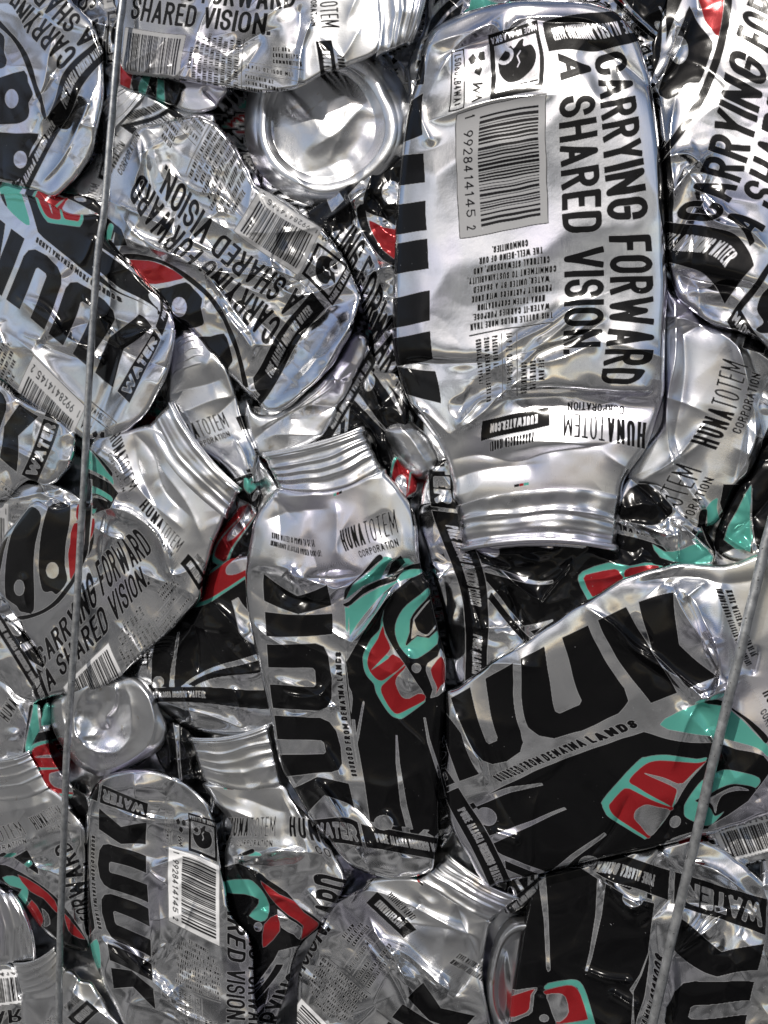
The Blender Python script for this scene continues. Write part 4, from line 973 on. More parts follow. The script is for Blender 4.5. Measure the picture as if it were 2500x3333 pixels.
# 13 lower left upside down
e, z = bottle('upside down dull silver bottle at the lower left, bright white barcode panel',
 [(282,2620),(300,2570),(325,2535),(380,2510),(461,2502),(542,2516),(613,2554),(667,2603),(700,2668),(714,2758),(735,2890),(752,2975),(800,3028),(822,3080),(828,3200),(826,3480),(470,3480),(401,3333),(336,3203),(296,3090),(284,2960),(280,2760)], 30, panel=1.0, edge=24, drop=46, amp=23, scale=165, seed=143, step=1.7, tilt=(.02, .04),
 anch=[(785,69,334,2579),(577,69,468,2641),(790,115,320,2630),(565,115,474,2669),(565,235,474,2763),(565,251,476,2787),(565,420,484,2934),(565,438,483,2959),(565,614,493,3108),(565,634,494,3145),(565,697,496,3192),(790,335,318,2815),(790,526,330,2970),(790,800,370,3216),
  (830,240,298,2713),(830,590,320,3025),(480,175,548,2763),(256,175,712,2821),(256,440,715,3072),(480,440,551,3001),(400,30,613,2645),(270,30,700,2672),(270,165,708,2802),(400,165,618,2764),(134,740,800,3327),(222,740,737,3327),(134,440,800,3108),(222,440,740,3108),(500,60,545,2655)],
 feats=[('p',[(330,2610),(440,2660),(560,2680),(640,2660),(690,2700)],22,12,22),('p',[(340,3060),(400,3090),(480,3180),(560,3250),(640,3290)],22,10,24),('p',[(480,2830),(560,2800),(620,2790),(700,2830)],18,10,18),('p',[(410,3270),(520,3250),(600,3300),(700,3340)],20,12,20),
  ('s',340,2600,700,2700,-14,22),('r',430,2640,620,2680,14,18),('r',400,2590,600,2620,-10,20),('r',480,2830,540,2880,12,16),('r',330,3050,420,3150,14,16),('r',400,3080,560,3260,12,18),('r',420,3260,600,3330,14,18),('r',540,2760,720,2830,10,12),('r',480,3000,640,2960,8,22),('d',420,2920,60,40,0,-9),('d',580,2580,70,40,30,-9)])
# 14 bottom centre
e, z = bottle('dull silver bottle at the bottom centre, ribbed neck squeezed under its upper right neighbours',
 [(1109,2918),(1180,2892),(1201,2860),(1290,2850),(1364,2855),(1460,2880),(1590,2985),(1592,3020),(1575,3111),(1570,3190),(1566,3480),(960,3480),(968,3328),(972,3165),(1033,3030),(1060,2960)], 2, edge=24, drop=40, amp=25, scale=165, seed=154, step=1.7, tilt=(.0, .03), panel=.8,
 anch=[(255,905,1212,2920),(425,905,1325,3025),(470,940,1420,3085),(245,650,1041,3111),(455,650,1201,3247),(350,475,1046,3282),(690,935,1565,3170),(565,800,1375,3195),(256,440,985,3250)],
 feats=[('p',[(1190,2960),(1230,3050),(1290,3130),(1330,3230),(1330,3290)],26,12,20),('p',[(1240,3070),(1330,3110),(1430,3200),(1465,3225)],24,10,20),('p',[(1110,2925),(1200,2900),(1300,2930),(1440,3000),(1560,3060)],16,14,30),
  ('s',1109,2950,1300,3140,-9,20),('r',1180,3040,1340,3300,14,22),('r',1250,3080,1450,3230,16,22),('r',1300,3130,1420,3200,-12,22),('r',1210,2960,1560,3060,10,30),('r',1500,2960,1570,3200,-10,20),('d',1320,3180,60,25,40,10)])
neck(e, z + 16, (1455,2790),(1570,2872),(1690,2925),(1362,2860),(1455,2925),(1592,3000), rings=(.2,.42,.62,.95), seed=9, R=34, ramp=8)
# 15 left of centre bottom
e, z = bottle('silver bottle with upward ribbed mouth left of the upright bottle\'s foot, teal eye below',
 [(665,2545),(790,2555),(915,2548),(950,2600),(1012,2672),(1082,2769),(1125,2845),(1118,2895),(1050,3008),(975,3084),(940,3200),(900,3333),(880,3480),(800,3480),(815,3200),(800,3040),(752,2980),(735,2890),(730,2780),(754,2683),(690,2600)], 4, edge=24, drop=42, amp=23, scale=150, seed=165, art=[(None,[(692,2786),(881,2786),(1060,2997),(1060,3138),(692,3138)],0),(0,[(719,2824),(833,2834),(871,2862),(936,2905),(979,2954),(1055,3008),(1017,3068),(908,3095),(871,3155),(719,3155)],2),(1,[(735,2867),(795,2862),(822,2867),(854,2900),(876,2943),(871,2986),(849,3000),(811,2981),(833,2954),(843,2927),(795,2910),(735,2905)],2),(2,[(849,2867),(908,2910),(957,2932),(990,2970),(1036,3003),(1028,3024),(979,3060),(987,3013),(941,2981),(898,2943),(865,2900)],2),(2,[(860,3008),(903,2976),(911,3030),(865,3081),(854,3073)],2),(None,[(903,2959),(941,2992),(982,3019),(974,3057),(957,3041),(917,3019)],2),(None,[(854,3016),(853,3022),(850,3027),(846,3030),(841,3031),(835,3030),(831,3027),(828,3022),(827,3016),(828,3011),(831,3006),(835,3003),(841,3002),(846,3003),(850,3006),(853,3011)],0)], step=2.4, tilt=(.0,-.02),
 anch=[(930,935,746,2693),(1140,935,898,2693),(1191,935,932,2680),(1263,810,1105,2870),(1263,300,900,3290),(1071,581,841,3019),(1090,700,830,2920)],
 feats=[('p',[(745,2780),(800,2800),(900,2770),(1040,2780)],26,14,24),('p',[(740,2760),(790,2860),(850,2960),(960,3000)],20,12,18),('p',[(930,2560),(1000,2700),(1080,2820)],16,12,18),
  ('s',745,2790,950,2775,-18,18),('r',770,2770,860,2900,14,16),('d',900,2790,110,30,-5,18),('r',860,2900,1060,3000,10,16),('r',960,2680,1080,2830,-9,20),('r',1000,2900,1060,2960,10,14),('r',780,2600,940,2640,-8,30)])
neck(e, z + 12, (618,2408),(745,2406),(873,2366),(664,2540),(790,2572),(918,2552), rings=(.26,.46,.66,.95), seed=12, R=36, ramp=7)
# 16 left edge lower
e, z = bottle('silver bottle at the lower left edge, red band passing under the thin wire',
 [(-150,2560),(-20,2560),(80,2570),(163,2560),(235,2625),(277,2693),(283,2800),(284,3003),(292,3085),(250,3095),(160,3050),(60,2920),(-10,2870),(-150,2840)], 12, edge=24, drop=44, amp=23, scale=130, seed=176, art=[(None,[(-108,2786),(43,2791),(195,2894),(304,3057),(304,3138),(163,3057),(54,2981),(-108,2921)],0),(0,[(-108,2807),(0,2813),(33,2821),(108,2862),(179,2916),(233,2981),(285,3062),(296,3122),(239,3108),(163,3035),(81,2981),(49,2954),(0,2872),(-108,2845)],2),(1,[(8,2856),(43,2850),(76,2867),(93,2905),(81,2948),(61,2960),(54,2921),(71,2894),(33,2883)],2),(2,[(57,2846),(125,2882),(179,2931),(189,2973),(168,2954),(141,2924),(98,2901)],2),(2,[(103,2929),(136,2976),(140,3003),(119,3027),(80,2982)],2),(2,[(210,2973),(244,3013),(278,3058),(233,3042),(217,3013)],2),(None,[(136,2957),(146,2997),(142,3016),(163,3008),(157,2976)],2)], step=2.6, tilt=(.0,-.01),
 anch=[(1140,935,76,2690),(1191,935,116,2685),(1400,935,190,2640),(1263,560,268,2960),(1263,770,225,2780),(1085,700,45,2900),(1071,581,110,2980),(1130,400,230,3040)],
 feats=[('r',0,2800,110,2720,16,20),('r',60,2790,200,2860,14,18),('s',100,2760,270,2700,-12,20),('r',40,2640,160,2610,8,26),('r',220,2700,260,2900,-9,18),('d',130,2820,50,30,-20,-12)])
neck(e, z + 10, (-70,2470),(20,2474),(98,2446),(-70,2590),(50,2606),(163,2560), rings=(.2,.42,.64,.95), seed=13, R=28, ramp=7)
# 17 mouth at left edge
e, z = bottle('grey ribbed bottle neck at the left edge, mouth turned down to the right',
 [(-150,2850),(-60,2870),(10,2890),(60,2960),(75,3060),(60,3120),(-40,3150),(-150,3160)], 8, edge=20, drop=34, amp=7, scale=90, seed=187, anch=[(600,1000,0,3000),(700,1000,0,2900),(600,1100,90,3000)])
neck(e, z + 10, (110,3122),(88,3000),(36,2905),(-40,3150),(-20,3020),(-60,2890), rings=(.2,.45,.7,.95), seed=14, R=28, ramp=9)
# 18 neck and body, bottom left
e, z = bottle('silver bottle crossed by the thin wire at the bottom edge, ribbed mouth upward',
 [(72,3225),(140,3190),(217,3150),(262,3180),(304,3203),(350,3280),(401,3350),(440,3480),(60,3480),(70,3330)], 14, edge=22, drop=40, amp=11, scale=110, seed=198, step=2.6, anch=[(255,905,240,3330),(425,905,302,3270),(340,990,200,3240),(470,905,318,3262)],
 feats=[('r',90,3260,250,3220,9,22),('r',230,3220,360,3330,12,16),('r',180,3250,240,3333,-9,18)])
neck(e, z + 8, (43,3136),(112,3130),(179,3086),(70,3232),(142,3224),(218,3156), rings=(.25,.5,.75,.95), seed=15, R=24, ramp=8)
# 19 barcode corner
e, z = bottle('scrap of silver bottle in the bottom left corner, striped barcode and large letters',
 [(-150,3120),(0,3130),(40,3140),(70,3200),(78,3250),(90,3300),(100,3480),(-150,3480)], 6, panel=1.0, edge=20, drop=36, amp=12, scale=90, seed=209, anch=[(256,300,-10,3275),(178,300,-10,3312),(256,400,90,3262),(480,300,-30,3160)])
# 20 bare can foot, lower left
e = thing('crushed_bottle', 'bare silver can foot with caved in dome, beside the thin wire', 350, 2350, 0)
sheet('base', [(151,2300),(200,2250),(262,2222),(328,2206),(433,2201),(490,2240),(516,2285),(543,2372),(522,2438),(433,2492),(341,2524),(263,2499),(184,2400)], 8, e, edge=50, drop=70, amp=5, scale=120, seed=31, material=M_BARE, dens=.3, tilt=(.04,-.03), bulge=6, step=2.6,
 feats=[('d',340,2345,98,118,0,-44),('p',[(330,2200),(270,2250),(243,2310),(246,2390),(300,2440),(381,2448),(427,2390),(424,2290),(400,2215)],16,9,14),('p',[(410,2195),(478,2262),(502,2350),(478,2430),(400,2486),(310,2505),(230,2450)],16,8,20),
 ('p',[(374,2190),(373,2290),(344,2335),(356,2372)],26,8,18),('p',[(200,2260),(205,2340),(250,2440)],14,8,18)])
sheet('body', [(150,2300),(200,2230),(330,2210),(470,2230),(540,2330),(545,2400),(470,2480),(350,2520),(250,2500),(170,2420)], -125, e, edge=30, drop=40, amp=8, seed=3, anch=[(0,200,150,2300),(100,200,250,2300),(0,300,150,2400)])
# 21 black foot band
e, z = bottle('black printed bottle foot left of the upright middle bottle, band reading PURE ALASKA DRINKING WATER',
 [(430,2230),(480,2080),(590,2010),(655,1950),(690,1850),(800,1800),(880,1850),(930,2300),(915,2350),(863,2384),(760,2396),(660,2385),(597,2362),(542,2325),(465,2240)], -14, edge=26, drop=44, amp=12, scale=120, seed=221, step=2.6,
 anch=[(838,69,491,2262),(1078,69,651,2259),(1090,90,860,2262),(1085,300,880,2000),(950,420,600,2000),(840,330,480,2080)],
 feats=[('s',470,2290,900,2310,-14,20),('r',560,2160,660,1960,14,14),('r',650,2200,620,1950,-12,18),('r',690,1950,830,2140,14,16),('r',600,2240,620,2340,12,12),('r',680,2200,860,2180,14,22),('r',760,2240,790,2340,9,10)])
# 22 bare can foot at top
e = thing('crushed_bottle', 'largest bare can foot, seen end on, its top edge under the sideways bottle', 1065, 390, 0)
base_disc(e, -14 * ZS, (1066, 388), 272, 292, 5, (-30, 22), .70, 7, dome=-46, wall=80,
 dent=[('d',960,330,130,90,30,-22),('d',1160,470,70,140,25,-20),('r',880,480,1000,610,14,30),('r',1020,490,1190,340,14,34),('r',990,560,1150,520,-10,36),('r',880,260,1080,440,9,40),('d',1290,250,60,120,10,-16),('r',830,300,850,520,-12,22)])
sheet('body', [(800,400),(830,250),(950,130),(1180,120),(1320,220),(1345,380),(1320,520),(1200,650),(1040,690),(880,640),(815,520)], -110, e, edge=30, drop=40, amp=8, seed=5, anch=[(0,200,850,300),(100,200,950,300),(0,300,850,400)])
# 23 right shoulder
e, z = bottle('satin grey bottle shoulder at the right edge, tall logo reading upward',
 [(2164,960),(2196,955),(2250,1000),(2300,1050),(2403,1082),(2520,1120),(2640,1130),(2640,1420),(2500,1430),(2440,1540),(2397,1590),(2330,1705),(2240,1700),(2185,1640),(2137,1590),(2040,1560),(2080,1480),(2140,1400),(2160,1300)], -2, edge=26, drop=44, amp=13, scale=190, seed=232, step=2.6, tilt=(.02, -.02),
 anch=[(6,935,2290,1450),(215,935,2390,1180),(-45,935,2240,1520),(110,885,2425,1340),(110,1000,2270,1290)],
 feats=[('p',[(2195,960),(2200,1150),(2170,1330),(2190,1540)],22,14,18),('p',[(2300,1055),(2400,1130),(2440,1260),(2460,1420),(2400,1560)],26,12,30),
  ('r',2180,1030,2300,1060,10,14),('r',2230,1060,2190,1500,-12,30),('s',2170,1400,2300,1680,9,14),('r',2400,1100,2450,1560,14,26),('r',2420,1130,2640,1250,14,22),('r',2380,1560,2500,1230,-14,28),('d',2520,1330,90,120,10,-16),('r',2210,1540,2290,1680,9,16)])
# 24 beak scrap
e, z = bottle('black scrap with a teal triangle at the upper end of the thicker wire',
 [(2640,1400),(2500,1424),(2440,1540),(2395,1600),(2330,1735),(2340,1800),(2430,1836),(2560,1845),(2640,1850)], -16, edge=22, drop=40, amp=10, scale=150, seed=243, art=[(0,[(2200,1350),(2700,1350),(2700,1900),(2200,1900)],0),(1,[(2446,1576),(2441,1680),(2443,1797),(2356,1757),(2400,1660)],2),(None,[(2449,1590),(2447,1690),(2462,1780),(2480,1815),(2450,1797),(2442,1690)],2),(None,[(2356,1800),(2420,1790),(2500,1830),(2560,1900),(2300,1900)],2)], tilt=(.04,.0),
 anch=[(843,631,2360,1760),(955,800,2470,1600),(880,590,2430,1810),(1000,720,2520,1700)], feats=[('r',2340,1720,2440,1800,16,12),('r',2430,1560,2450,1800,10,16),('r',2460,1800,2640,1790,12,18)])
# 25 black crumpled bottle under the main mouth
e, z = bottle('black crumpled bottle right below the big upside down mouth, teal edged red patch',
 [(1375,1580),(1425,1500),(1470,1510),(1498,1640),(1540,1740),(1640,1745),(1800,1720),(2000,1745),(2150,1790),(2220,1835),(2100,1900),(1900,2000),(1700,2110),(1560,2200),(1500,2245),(1462,2150),(1442,2000),(1395,1830),(1362,1700)], -12, edge=24, drop=44, amp=17, scale=120, seed=254, art=[(0,[(1800,1700),(2300,1700),(2300,1900),(1950,2010),(1800,2060)],0),(1,[(1882,1888),(1896,1860),(1980,1831),(2050,1842),(2099,1831),(2142,1836),(2164,1858),(2088,1915),(2012,1958),(1931,1969),(1904,1936)],2),(2,[(1899,1882),(1926,1866),(2001,1852),(2018,1866),(2029,1896),(1969,1958),(1931,1947)],2),(2,[(2031,1866),(2050,1848),(2126,1839),(2145,1851),(2067,1898),(2042,1896)],2)], step=2.6, fine=1.4,
 anch=[(680,69,1435,1515),(785,69,1440,1645),(680,101,1478,1510),(838,69,1467,1714),(1078,69,1549,1967),(1162,69,1553,2067),(972,430,1880,1905),(1071,581,2050,2020),(1000,520,2000,1880),(930,240,1750,1880)],
 feats=[('s',1490,1500,1570,2200,-14,22),('r',1540,1800,1760,1950,16,14),('r',1640,1900,1720,2100,-14,14),('r',1760,1960,1860,1820,14,12),('r',1520,1850,1660,1840,14,12),('r',1440,1900,1480,2120,-10,20),('r',1560,2050,1700,2030,12,14),('r',1880,1900,2040,1860,10,14),('d',1700,1820,60,30,10,14)])
# 27 crumple right of the main mouth
e, z = bottle('crumpled black and silver scrap right of the big upside down mouth, reading LANDS',
 [(2010,1620),(2060,1540),(2120,1560),(2190,1635),(2250,1690),(2290,1716),(2326,1790),(2316,1840),(2220,1845),(2120,1840),(2010,1800)], -8, edge=20, drop=40, amp=15, scale=100, seed=265, art=[(None,[(1990,1500),(2450,1500),(2450,1870),(2170,1870),(2180,1775),(1990,1690)],0),(0,[(2015,1650),(2050,1590),(2110,1575),(2190,1650),(2178,1682),(2140,1707),(2100,1710),(2020,1690)],2),(0,[(2010,1765),(2090,1765),(2170,1800),(2230,1850),(2010,1850)],2),(1,[(2123,1770),(2163,1795),(2216,1790),(2275,1768),(2322,1815),(2300,1834),(2229,1834),(2150,1815)],2),(0,[(2280,1690),(2330,1720),(2400,1790),(2340,1810),(2300,1760)],2)],
 anch=[(830,590,2156,1765),(830,480,2023,1732),(790,530,2080,1690),(900,560,2120,1830)], feats=[('r',2030,1700,2200,1740,14,14),('r',2180,1690,2320,1790,16,12),('r',2060,1560,2190,1700,-12,16),('r',2200,1720,2210,1840,12,12)])
# 28 crumple left of the main bottle
e, z = bottle('crumpled silver scrap squeezed against the widest bottle\'s left edge, red wedge on black',
 [(1000,700),(1060,650),(1140,590),(1260,540),(1320,520),(1330,700),(1310,900),(1300,1000),(1310,1180),(1270,1215),(1230,1200),(1210,1080),(1180,1000),(1150,880),(1080,780)], -14, edge=20, drop=40, amp=19, scale=85, seed=276, art=[(0,[(990,560),(1180,530),(1205,640),(1135,740),(1050,765),(975,720)],0),(None,[(1060,640),(1100,620),(1120,650),(1080,690)],0),(None,[(1133,636),(1182,581),(1247,489),(1334,478),(1334,891),(1247,874),(1182,755)],0),(0,[(1182,646),(1204,581),(1226,533),(1269,511),(1329,511),(1329,739),(1247,709),(1193,690)],2),(2,[(1201,717),(1247,739),(1329,766),(1329,891),(1280,853),(1247,817),(1215,766)],2),(0,[(1160,679),(1171,733),(1204,793),(1247,847),(1288,869),(1312,880),(1288,847),(1247,815),(1212,760),(1196,717),(1185,663)],2),(None,[(1306,626),(1303,640),(1297,653),(1286,661),(1274,664),(1262,661),(1252,653),(1245,640),(1243,626),(1245,611),(1252,599),(1262,591),(1274,588),(1286,591),(1297,599),(1303,611)],0)], step=2.6, fine=1.4,
 anch=[(78,380,1145,790),(78,520,1190,930),(-83,325,1272,625),(-5,330,1171,690),(10,430,1204,760),(-5,530,1247,825),(78,640,1235,1060)], feats=[('r',1130,620,1160,760,16,12),('r',1040,720,1200,620,14,12),('r',1180,900,1290,860,16,14),('r',1220,1000,1290,1180,14,16),('r',1200,620,1300,780,-10,14),('r',1180,760,1240,880,14,16),('d',1260,930,40,60,20,-18)])
# 29 black one in the middle gap
e, z = bottle('glossy black bottle deep in the gap above the upright bottle\'s mouth',
 [(1180,1080),(1230,1170),(1300,1220),(1330,1330),(1330,1480),(1360,1600),(1300,1640),(1240,1540),(1190,1400),(1000,1460),(960,1480),(1000,1380),(1130,1240)], -34, edge=22, drop=40, amp=16, scale=90, seed=287, fine=1.4,
 anch=[(893,126,1198,1255),(975,110,1150,1320),(985,330,1240,1440),(893,330,1290,1360)], feats=[('r',1200,1240,1280,1500,14,14),('r',1130,1310,1250,1460,12,12),('r',1040,1440,1180,1380,10,12),('r',1230,1350,1310,1580,-12,14)])
# 30 small foot
e = thing('crushed_bottle', 'small bare rounded can foot in the gap left of the widest bottle\'s shoulder', 1350, 1450, -60)
sheet('base', [(1250,1392),(1300,1360),(1350,1382),(1404,1436),(1432,1500),(1404,1552),(1345,1552),(1296,1510),(1262,1445)], -14, e, edge=80, drop=80, amp=7, scale=90, seed=32, material=M_BARE, dens=.4, step=2.6, feats=[('p',[(1290,1380),(1340,1430),(1400,1530)],12,14,22),('p',[(1262,1430),(1310,1490),(1370,1545)],-10,12,12)])
# 31 strips under the sideways bottle
e, z = bottle('short teal and black foil strip showing under the sideways top bottle',
 [(380,200),(420,190),(600,230),(740,280),(722,330),(690,362),(620,368),(560,350),(470,308),(388,280)], 6, edge=16, drop=36, amp=12, scale=80, seed=298, art=[(None,[(350,150),(760,150),(760,400),(350,400)],0),(0,[(436,236),(600,272),(592,300),(575,348),(500,348),(440,312)],2),(1,[(467,246),(490,250),(474,304),(484,322),(456,310),(450,282)],2),(1,[(513,256),(534,262),(538,350),(506,346)],0),(2,[(392,205),(434,230),(423,290),(390,275)],0)],
 anch=[(1000,640,420,250),(1140,700,500,300),(1100,880,600,330),(1000,880,590,270)], feats=[('r',450,230,500,310,14,10),('r',590,250,570,350,12,12),('r',660,290,720,340,-12,12)])
# 32 shoulder with web box
e, z = bottle('grey satin shoulder tucked beneath the short teal strip, right of the thin wire',
 [(335,460),(345,330),(388,268),(480,300),(570,352),(640,366),(700,372),(690,420),(560,430),(470,440),(440,520),(380,590),(340,640),(330,560)], -8, edge=20, drop=36, amp=9, scale=100, seed=309,
 anch=[(330,905,500,408),(425,905,572,362),(380,960,500,350),(110,885,365,530),(215,885,395,455)], feats=[('r',350,440,520,360,-9,20),('s',440,420,690,400,8,14)])
neck(e, z + 6, (330,340),(370,300),(440,268),(338,450),(396,392),(478,302), rings=(.2,.5,.8,.95), seed=16, R=22, lip=False)
# 33 dark crumple top left
e, z = bottle('dark folded scrap between the top left corner bottle and the thin wire',
 [(215,-100),(440,-150),(430,100),(390,300),(345,420),(335,250),(318,150),(262,70),(232,10)], -6, edge=18, drop=40, amp=16, scale=80, seed=320, anch=[(223,130,330,80),(300,100,360,120),(240,60,330,170),(150,200,260,20)], feats=[('r',260,50,370,90,16,12),('r',340,60,330,200,14,12),('r',310,0,420,60,-14,16)])
# 34 dark crumple top middle
e, z = bottle('dark crumpled foil at the top edge, left of the widest bottle\'s foot',
 [(1330,200),(1380,90),(1410,-60),(1650,-150),(1720,-60),(1640,20),(1500,60),(1400,130),(1370,260),(1360,420),(1320,560),(1300,480),(1330,330)], -26, edge=18, drop=40, amp=16, scale=80, seed=331, anch=[(620,600,1420,80),(700,640,1460,40),(620,700,1400,160),(760,600,1500,0)], feats=[('r',1390,130,1520,30,14,14),('r',1350,220,1400,60,12,12)])
# 35 red crumple top right
e, z = bottle('crumpled scrap with dark red patches between the widest and the top right bottle',
 [(1850,-150),(2180,-150),(2160,60),(2140,180),(2128,330),(2140,470),(2160,560),(2080,420),(2080,250),(2040,110),(1960,20),(1880,-10)], 4, edge=18, drop=38, amp=14, scale=90, seed=342,
 anch=[(1135,420,2080,30),(1100,500,2050,-20),(1150,330,2120,100),(1230,420,2020,60)], feats=[('r',2040,30,2130,120,14,12),('r',2100,180,2140,420,14,12),('r',2020,20,2080,180,-10,14)])
# 36 red crumple by the left mouth
e, z = bottle('crumpled black and bright red scrap left of the upright bottle\'s shoulder',
 [(770,1640),(765,1590),(800,1550),(850,1600),(840,1700),(830,1790),(815,1900),(800,2010),(740,1950),(690,1850),(695,1770),(735,1700)], -20, edge=16, drop=36, amp=18, scale=70, seed=353, fine=1.4,
 anch=[(1000,560,790,1690),(1010,470,730,1790),(880,350,760,1950),(1110,430,830,1720)], feats=[('r',770,1640,800,1760,16,10),('r',720,1740,770,1830,14,10),('r',740,1850,800,1800,-12,12),('r',800,1560,830,1680,14,10)])
# 37 silver crumple above
e, z = bottle('mirror bright crumpled silver wad just left of the upright bottle\'s mouth',
 [(800,1490),(838,1460),(850,1500),(890,1560),(910,1620),(860,1700),(826,1720),(800,1620)], -24, edge=16, drop=34, amp=20, scale=55, seed=364, fine=1.5, anch=[(500,1000,820,1500),(520,1000,850,1500),(500,1020,820,1520)])
# 38 left edge pieces
e, z = bottle('silver bottle foot at the left edge with a narrow curved black band',
 [(-150,1960),(0,1995),(60,2040),(120,2120),(152,2190),(150,2250),(110,2290),(50,2270),(0,2220),(-150,2140)], 8, edge=24, drop=44, amp=12, scale=100, seed=375, anch=[(900,69,27,2077),(1078,69,125,2235),(900,101,45,2068),(900,20,0,2092)], feats=[('r',0,2060,120,2240,-12,20),('s',30,2040,140,2230,10,12)])
e, z = bottle('grey crumpled shoulder at the left edge, below the narrow curved black band',
 [(-150,2130),(0,2180),(55,2260),(140,2300),(142,2370),(110,2440),(60,2470),(-150,2480)], -4, edge=22, drop=40, amp=13, scale=100, seed=386, anch=[(1000,935,38,2295),(1070,935,65,2250),(1030,885,78,2300)], feats=[('r',0,2230,120,2400,14,22),('d',40,2390,40,30,0,14),('r',80,2290,110,2440,-10,14)])
e, z = bottle('narrow teal, black and red foil ribbon left of the caved in can foot',
 [(152,2270),(172,2330),(160,2400),(175,2480),(230,2550),(300,2610),(292,2660),(230,2640),(170,2590),(120,2520),(96,2455),(118,2390)], 0, edge=14, drop=34, amp=15, scale=70, seed=397, fine=1.3, anch=[(900,700,140,2350),(1000,560,160,2500),(1050,500,210,2570),(950,520,120,2500)], feats=[('r',140,2420,230,2560,14,10),('r',130,2300,150,2440,12,10)])
e, z = bottle('grey bottle scrap at the left edge with a boxed date code',
 [(-150,1590),(0,1600),(90,1572),(185,1575),(240,1600),(275,1640),(240,1660),(120,1680),(60,1740),(-150,1900)], -14, edge=18, drop=36, amp=11, scale=90, seed=408, anch=[(470,165,35,1650),(500,165,35,1625),(470,45,120,1665),(435,100,80,1690)], feats=[('r',10,1620,200,1600,10,14),('r',130,1600,230,1650,14,12)])
e, z = bottle('dark crumpled foil wad just right of the caved in can foot',
 [(500,2420),(545,2350),(600,2370),(640,2400),(650,2480),(690,2560),(720,2640),(690,2660),(620,2560),(540,2520)], -22, edge=14, drop=36, amp=20, scale=60, seed=419, fine=1.5, anch=[(900,200,540,2420),(1000,200,620,2420),(900,300,540,2520),(1000,300,640,2540)], feats=[('r',540,2380,560,2500,16,10),('r',590,2400,640,2560,14,10)])
e, z = bottle('black foil sliver wedged between the upright bottle and the huge lettered one',
 [(1430,2400),(1470,2390),(1500,2480),(1500,2620),(1470,2720),(1430,2760),(1420,2600)], -4, edge=14, drop=34, amp=15, scale=70, seed=430, anch=[(785,69,1470,2580),(720,69,1455,2520),(785,101,1490,2570)], feats=[('r',1440,2420,1480,2560,14,10)])
# 40 strip of bar code and neck at the lower right
e, z = bottle('black and white barcode strip at the right edge',
 [(2290,2720),(2360,2670),(2640,2560),(2640,2800),(2500,2806),(2420,2822),(2380,2790)], 4, panel=1.0, edge=14, drop=34, amp=8, scale=90, seed=441, anch=[(256,200,2390,2800),(256,440,2620,2740),(425,200,2350,2710),(425,440,2590,2650)], feats=[('r',2330,2700,2420,2790,9,14)])
e = thing('crushed_bottle', 'narrow ribbed bottle neck at the far right edge below a barcode strip', 2500, 2820, -20)
neck(e, -6, (2470,2752),(2510,2744),(2570,2748),(2478,2900),(2520,2896),(2580,2896), rings=(.3,.6,.9), seed=17, R=26)
sheet('body', [(2470,2870),(2600,2870),(2640,3000),(2640,3200),(2500,3200),(2480,3000)], -22, e, edge=20, drop=40, amp=9, seed=18, anch=[(600,1000,2480,2900),(700,1000,2580,2900),(600,900,2480,3000)])
# 41 ring at left of 12
e = thing('crushed_bottle', 'bare can foot with a deep dish, half hidden by the mostly black bottle', 1720, 3190, -30)
base_disc(e, -6, (1718, 3210), 138, 235, 0, (-6, 10), .78, 19, dome=-60, wall=70, dent=[('r',1640,3060,1680,3330,-18,22),('r',1650,3100,1640,3300,12,14)])
# 45 foil sliver
e, z = bottle('tiny black printed scrap at the upper left corner of the mostly black bottle',
 [(1660,2850),(1750,2835),(1755,2900),(1720,2945),(1670,2975),(1640,2960)], 2, edge=12, drop=30, amp=12, scale=60, seed=452, anch=[(870,69,1685,2945),(1000,69,1735,2900),(870,101,1672,2925)])
# 46 pieces in the wedge left of the wire gap
e, z = bottle('dim silver scrap with thin letters under the top left corner bottle\'s foot',
 [(180,640),(270,560),(330,500),(352,560),(350,700),(352,790),(320,720),(230,700)], -16, edge=16, drop=36, amp=14, scale=80, seed=463, anch=[(140,935,300,640),(215,935,310,600),(140,965,285,635)], feats=[('r',220,600,330,700,12,12)])
e, z = bottle('teal and red foil scrap at the left edge, below the top left corner bottle',
 [(-150,560),(60,590),(130,610),(330,650),(345,740),(300,735),(160,720),(60,680),(-150,660)], 10, edge=14, drop=34, amp=9, scale=100, seed=474, anch=[(900,700,60,620),(1000,560,180,660),(1060,520,290,690),(950,480,180,720)])

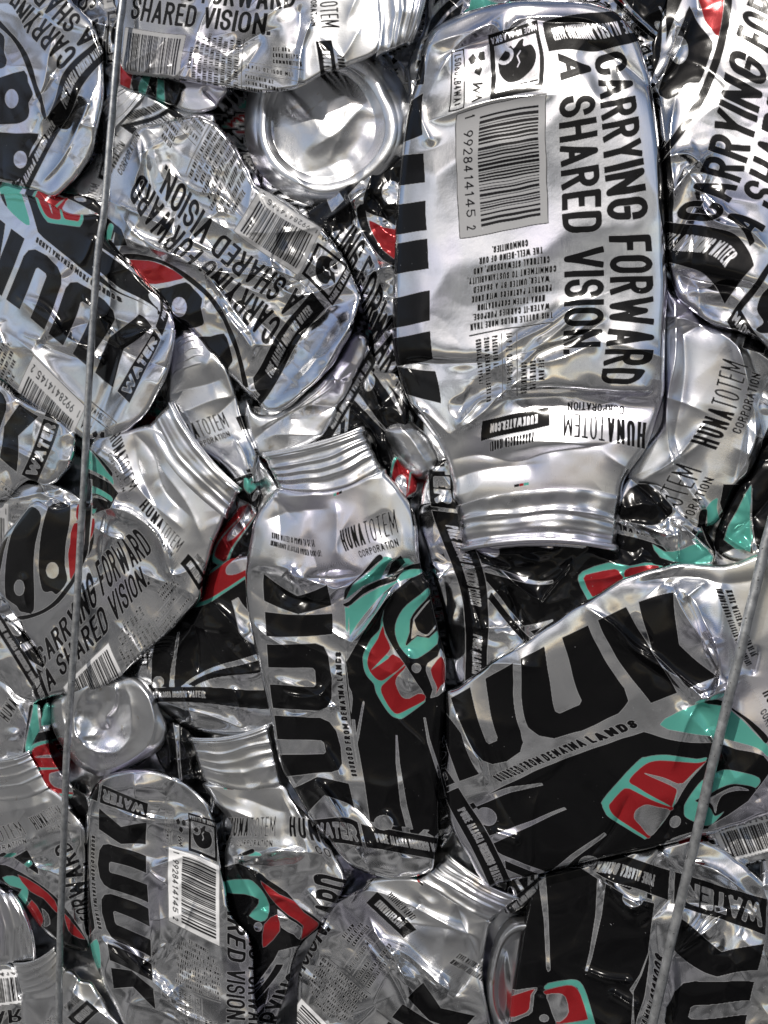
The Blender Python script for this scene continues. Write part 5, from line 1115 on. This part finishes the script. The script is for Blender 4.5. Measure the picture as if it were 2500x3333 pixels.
# everything deeper in the bale: one crumpled mass that only shows as glints in the gaps
Xb, Yb = np.meshgrid(np.arange(-200, 2701, 9.0), np.arange(-200, 3541, 9.0))
sb = Xb.shape; xb, yb = Xb.ravel(), Yb.ravel()
hb = -150 + crumple(xb, yb, 34, 150, 777, 1.4)
cellu = perlin(xb / 330., yb / 330., 91) * 1500; cellv = perlin(xb / 330. + 4, yb / 330. + 8, 92) * 900 + 420
inkb = label_at(xb * .7 + cellu, np.clip(yb * .2 + cellv, 5, 800) % 800, 6.0)
ids = np.arange(xb.size).reshape(sb)
qb = np.stack([ids[:-1, :-1], ids[1:, :-1], ids[1:, 1:], ids[:-1, 1:]], -1).reshape(-1, 4)
bk = link_mesh('bale_interior', P3(xb, yb, hb), [qb], M_PRINT, None, inkb, np.stack([xb, yb], -1))
bk['kind'] = 'stuff'; bk['label'] = 'dark mass of more crushed bottles seen only through the gaps between the front ones'; bk['category'] = 'crushed metal'; bk['panel_tone'] = .3

# ------------------------------------------------------------------ baling wires
def wire(pts, r_px, label, hs, seed):
    p = crv(pts, 14, closed=False)
    k = np.arange(len(p))
    p = p + np.stack([1.6 * perlin(k * .13 + .3, k * 0 + .5, seed), k * 0], -1)
    h = np.interp(k, np.linspace(0, len(p) - 1, len(hs)), hs)
    C = P3(p[:, 0], p[:, 1], h)
    ymid = np.interp(len(p) / 2, k, p[:, 0])
    Z = Z0 / (1 + TAN * (ymid - CX) / F) * .93
    o = tube('bale_wire', C, r_px * Z / F, M_WIRE, n=20, wob=.06, seed=seed)
    o['label'] = label; o['category'] = 'wire'; o['group'] = 'baling wires'
wire([(440,-400),(412,-150),(400,0),(383,160),(362,420),(338,700),(317,850),(290,1250),(266,1700),(240,2120),(217,2470),(205,2800),(195,3100),(192,3340),(190,3600)], 11.5,
     'thinner grey steel wire running down the whole left side', [70, 75, 100, 110, 100, 105, 100, 90, 100, 95, 70, 70, 70], 3)
wire([(2640,1300),(2560,1540),(2500,1746),(2440,1990),(2390,2200),(2316,2500),(2250,2790),(2190,3040),(2121,3340),(2070,3560)], 16,
     'thicker grey steel wire slanting down the lower right side over the big black letters', [60, 80, 95, 112, 112, 105, 90, 80, 80], 5)
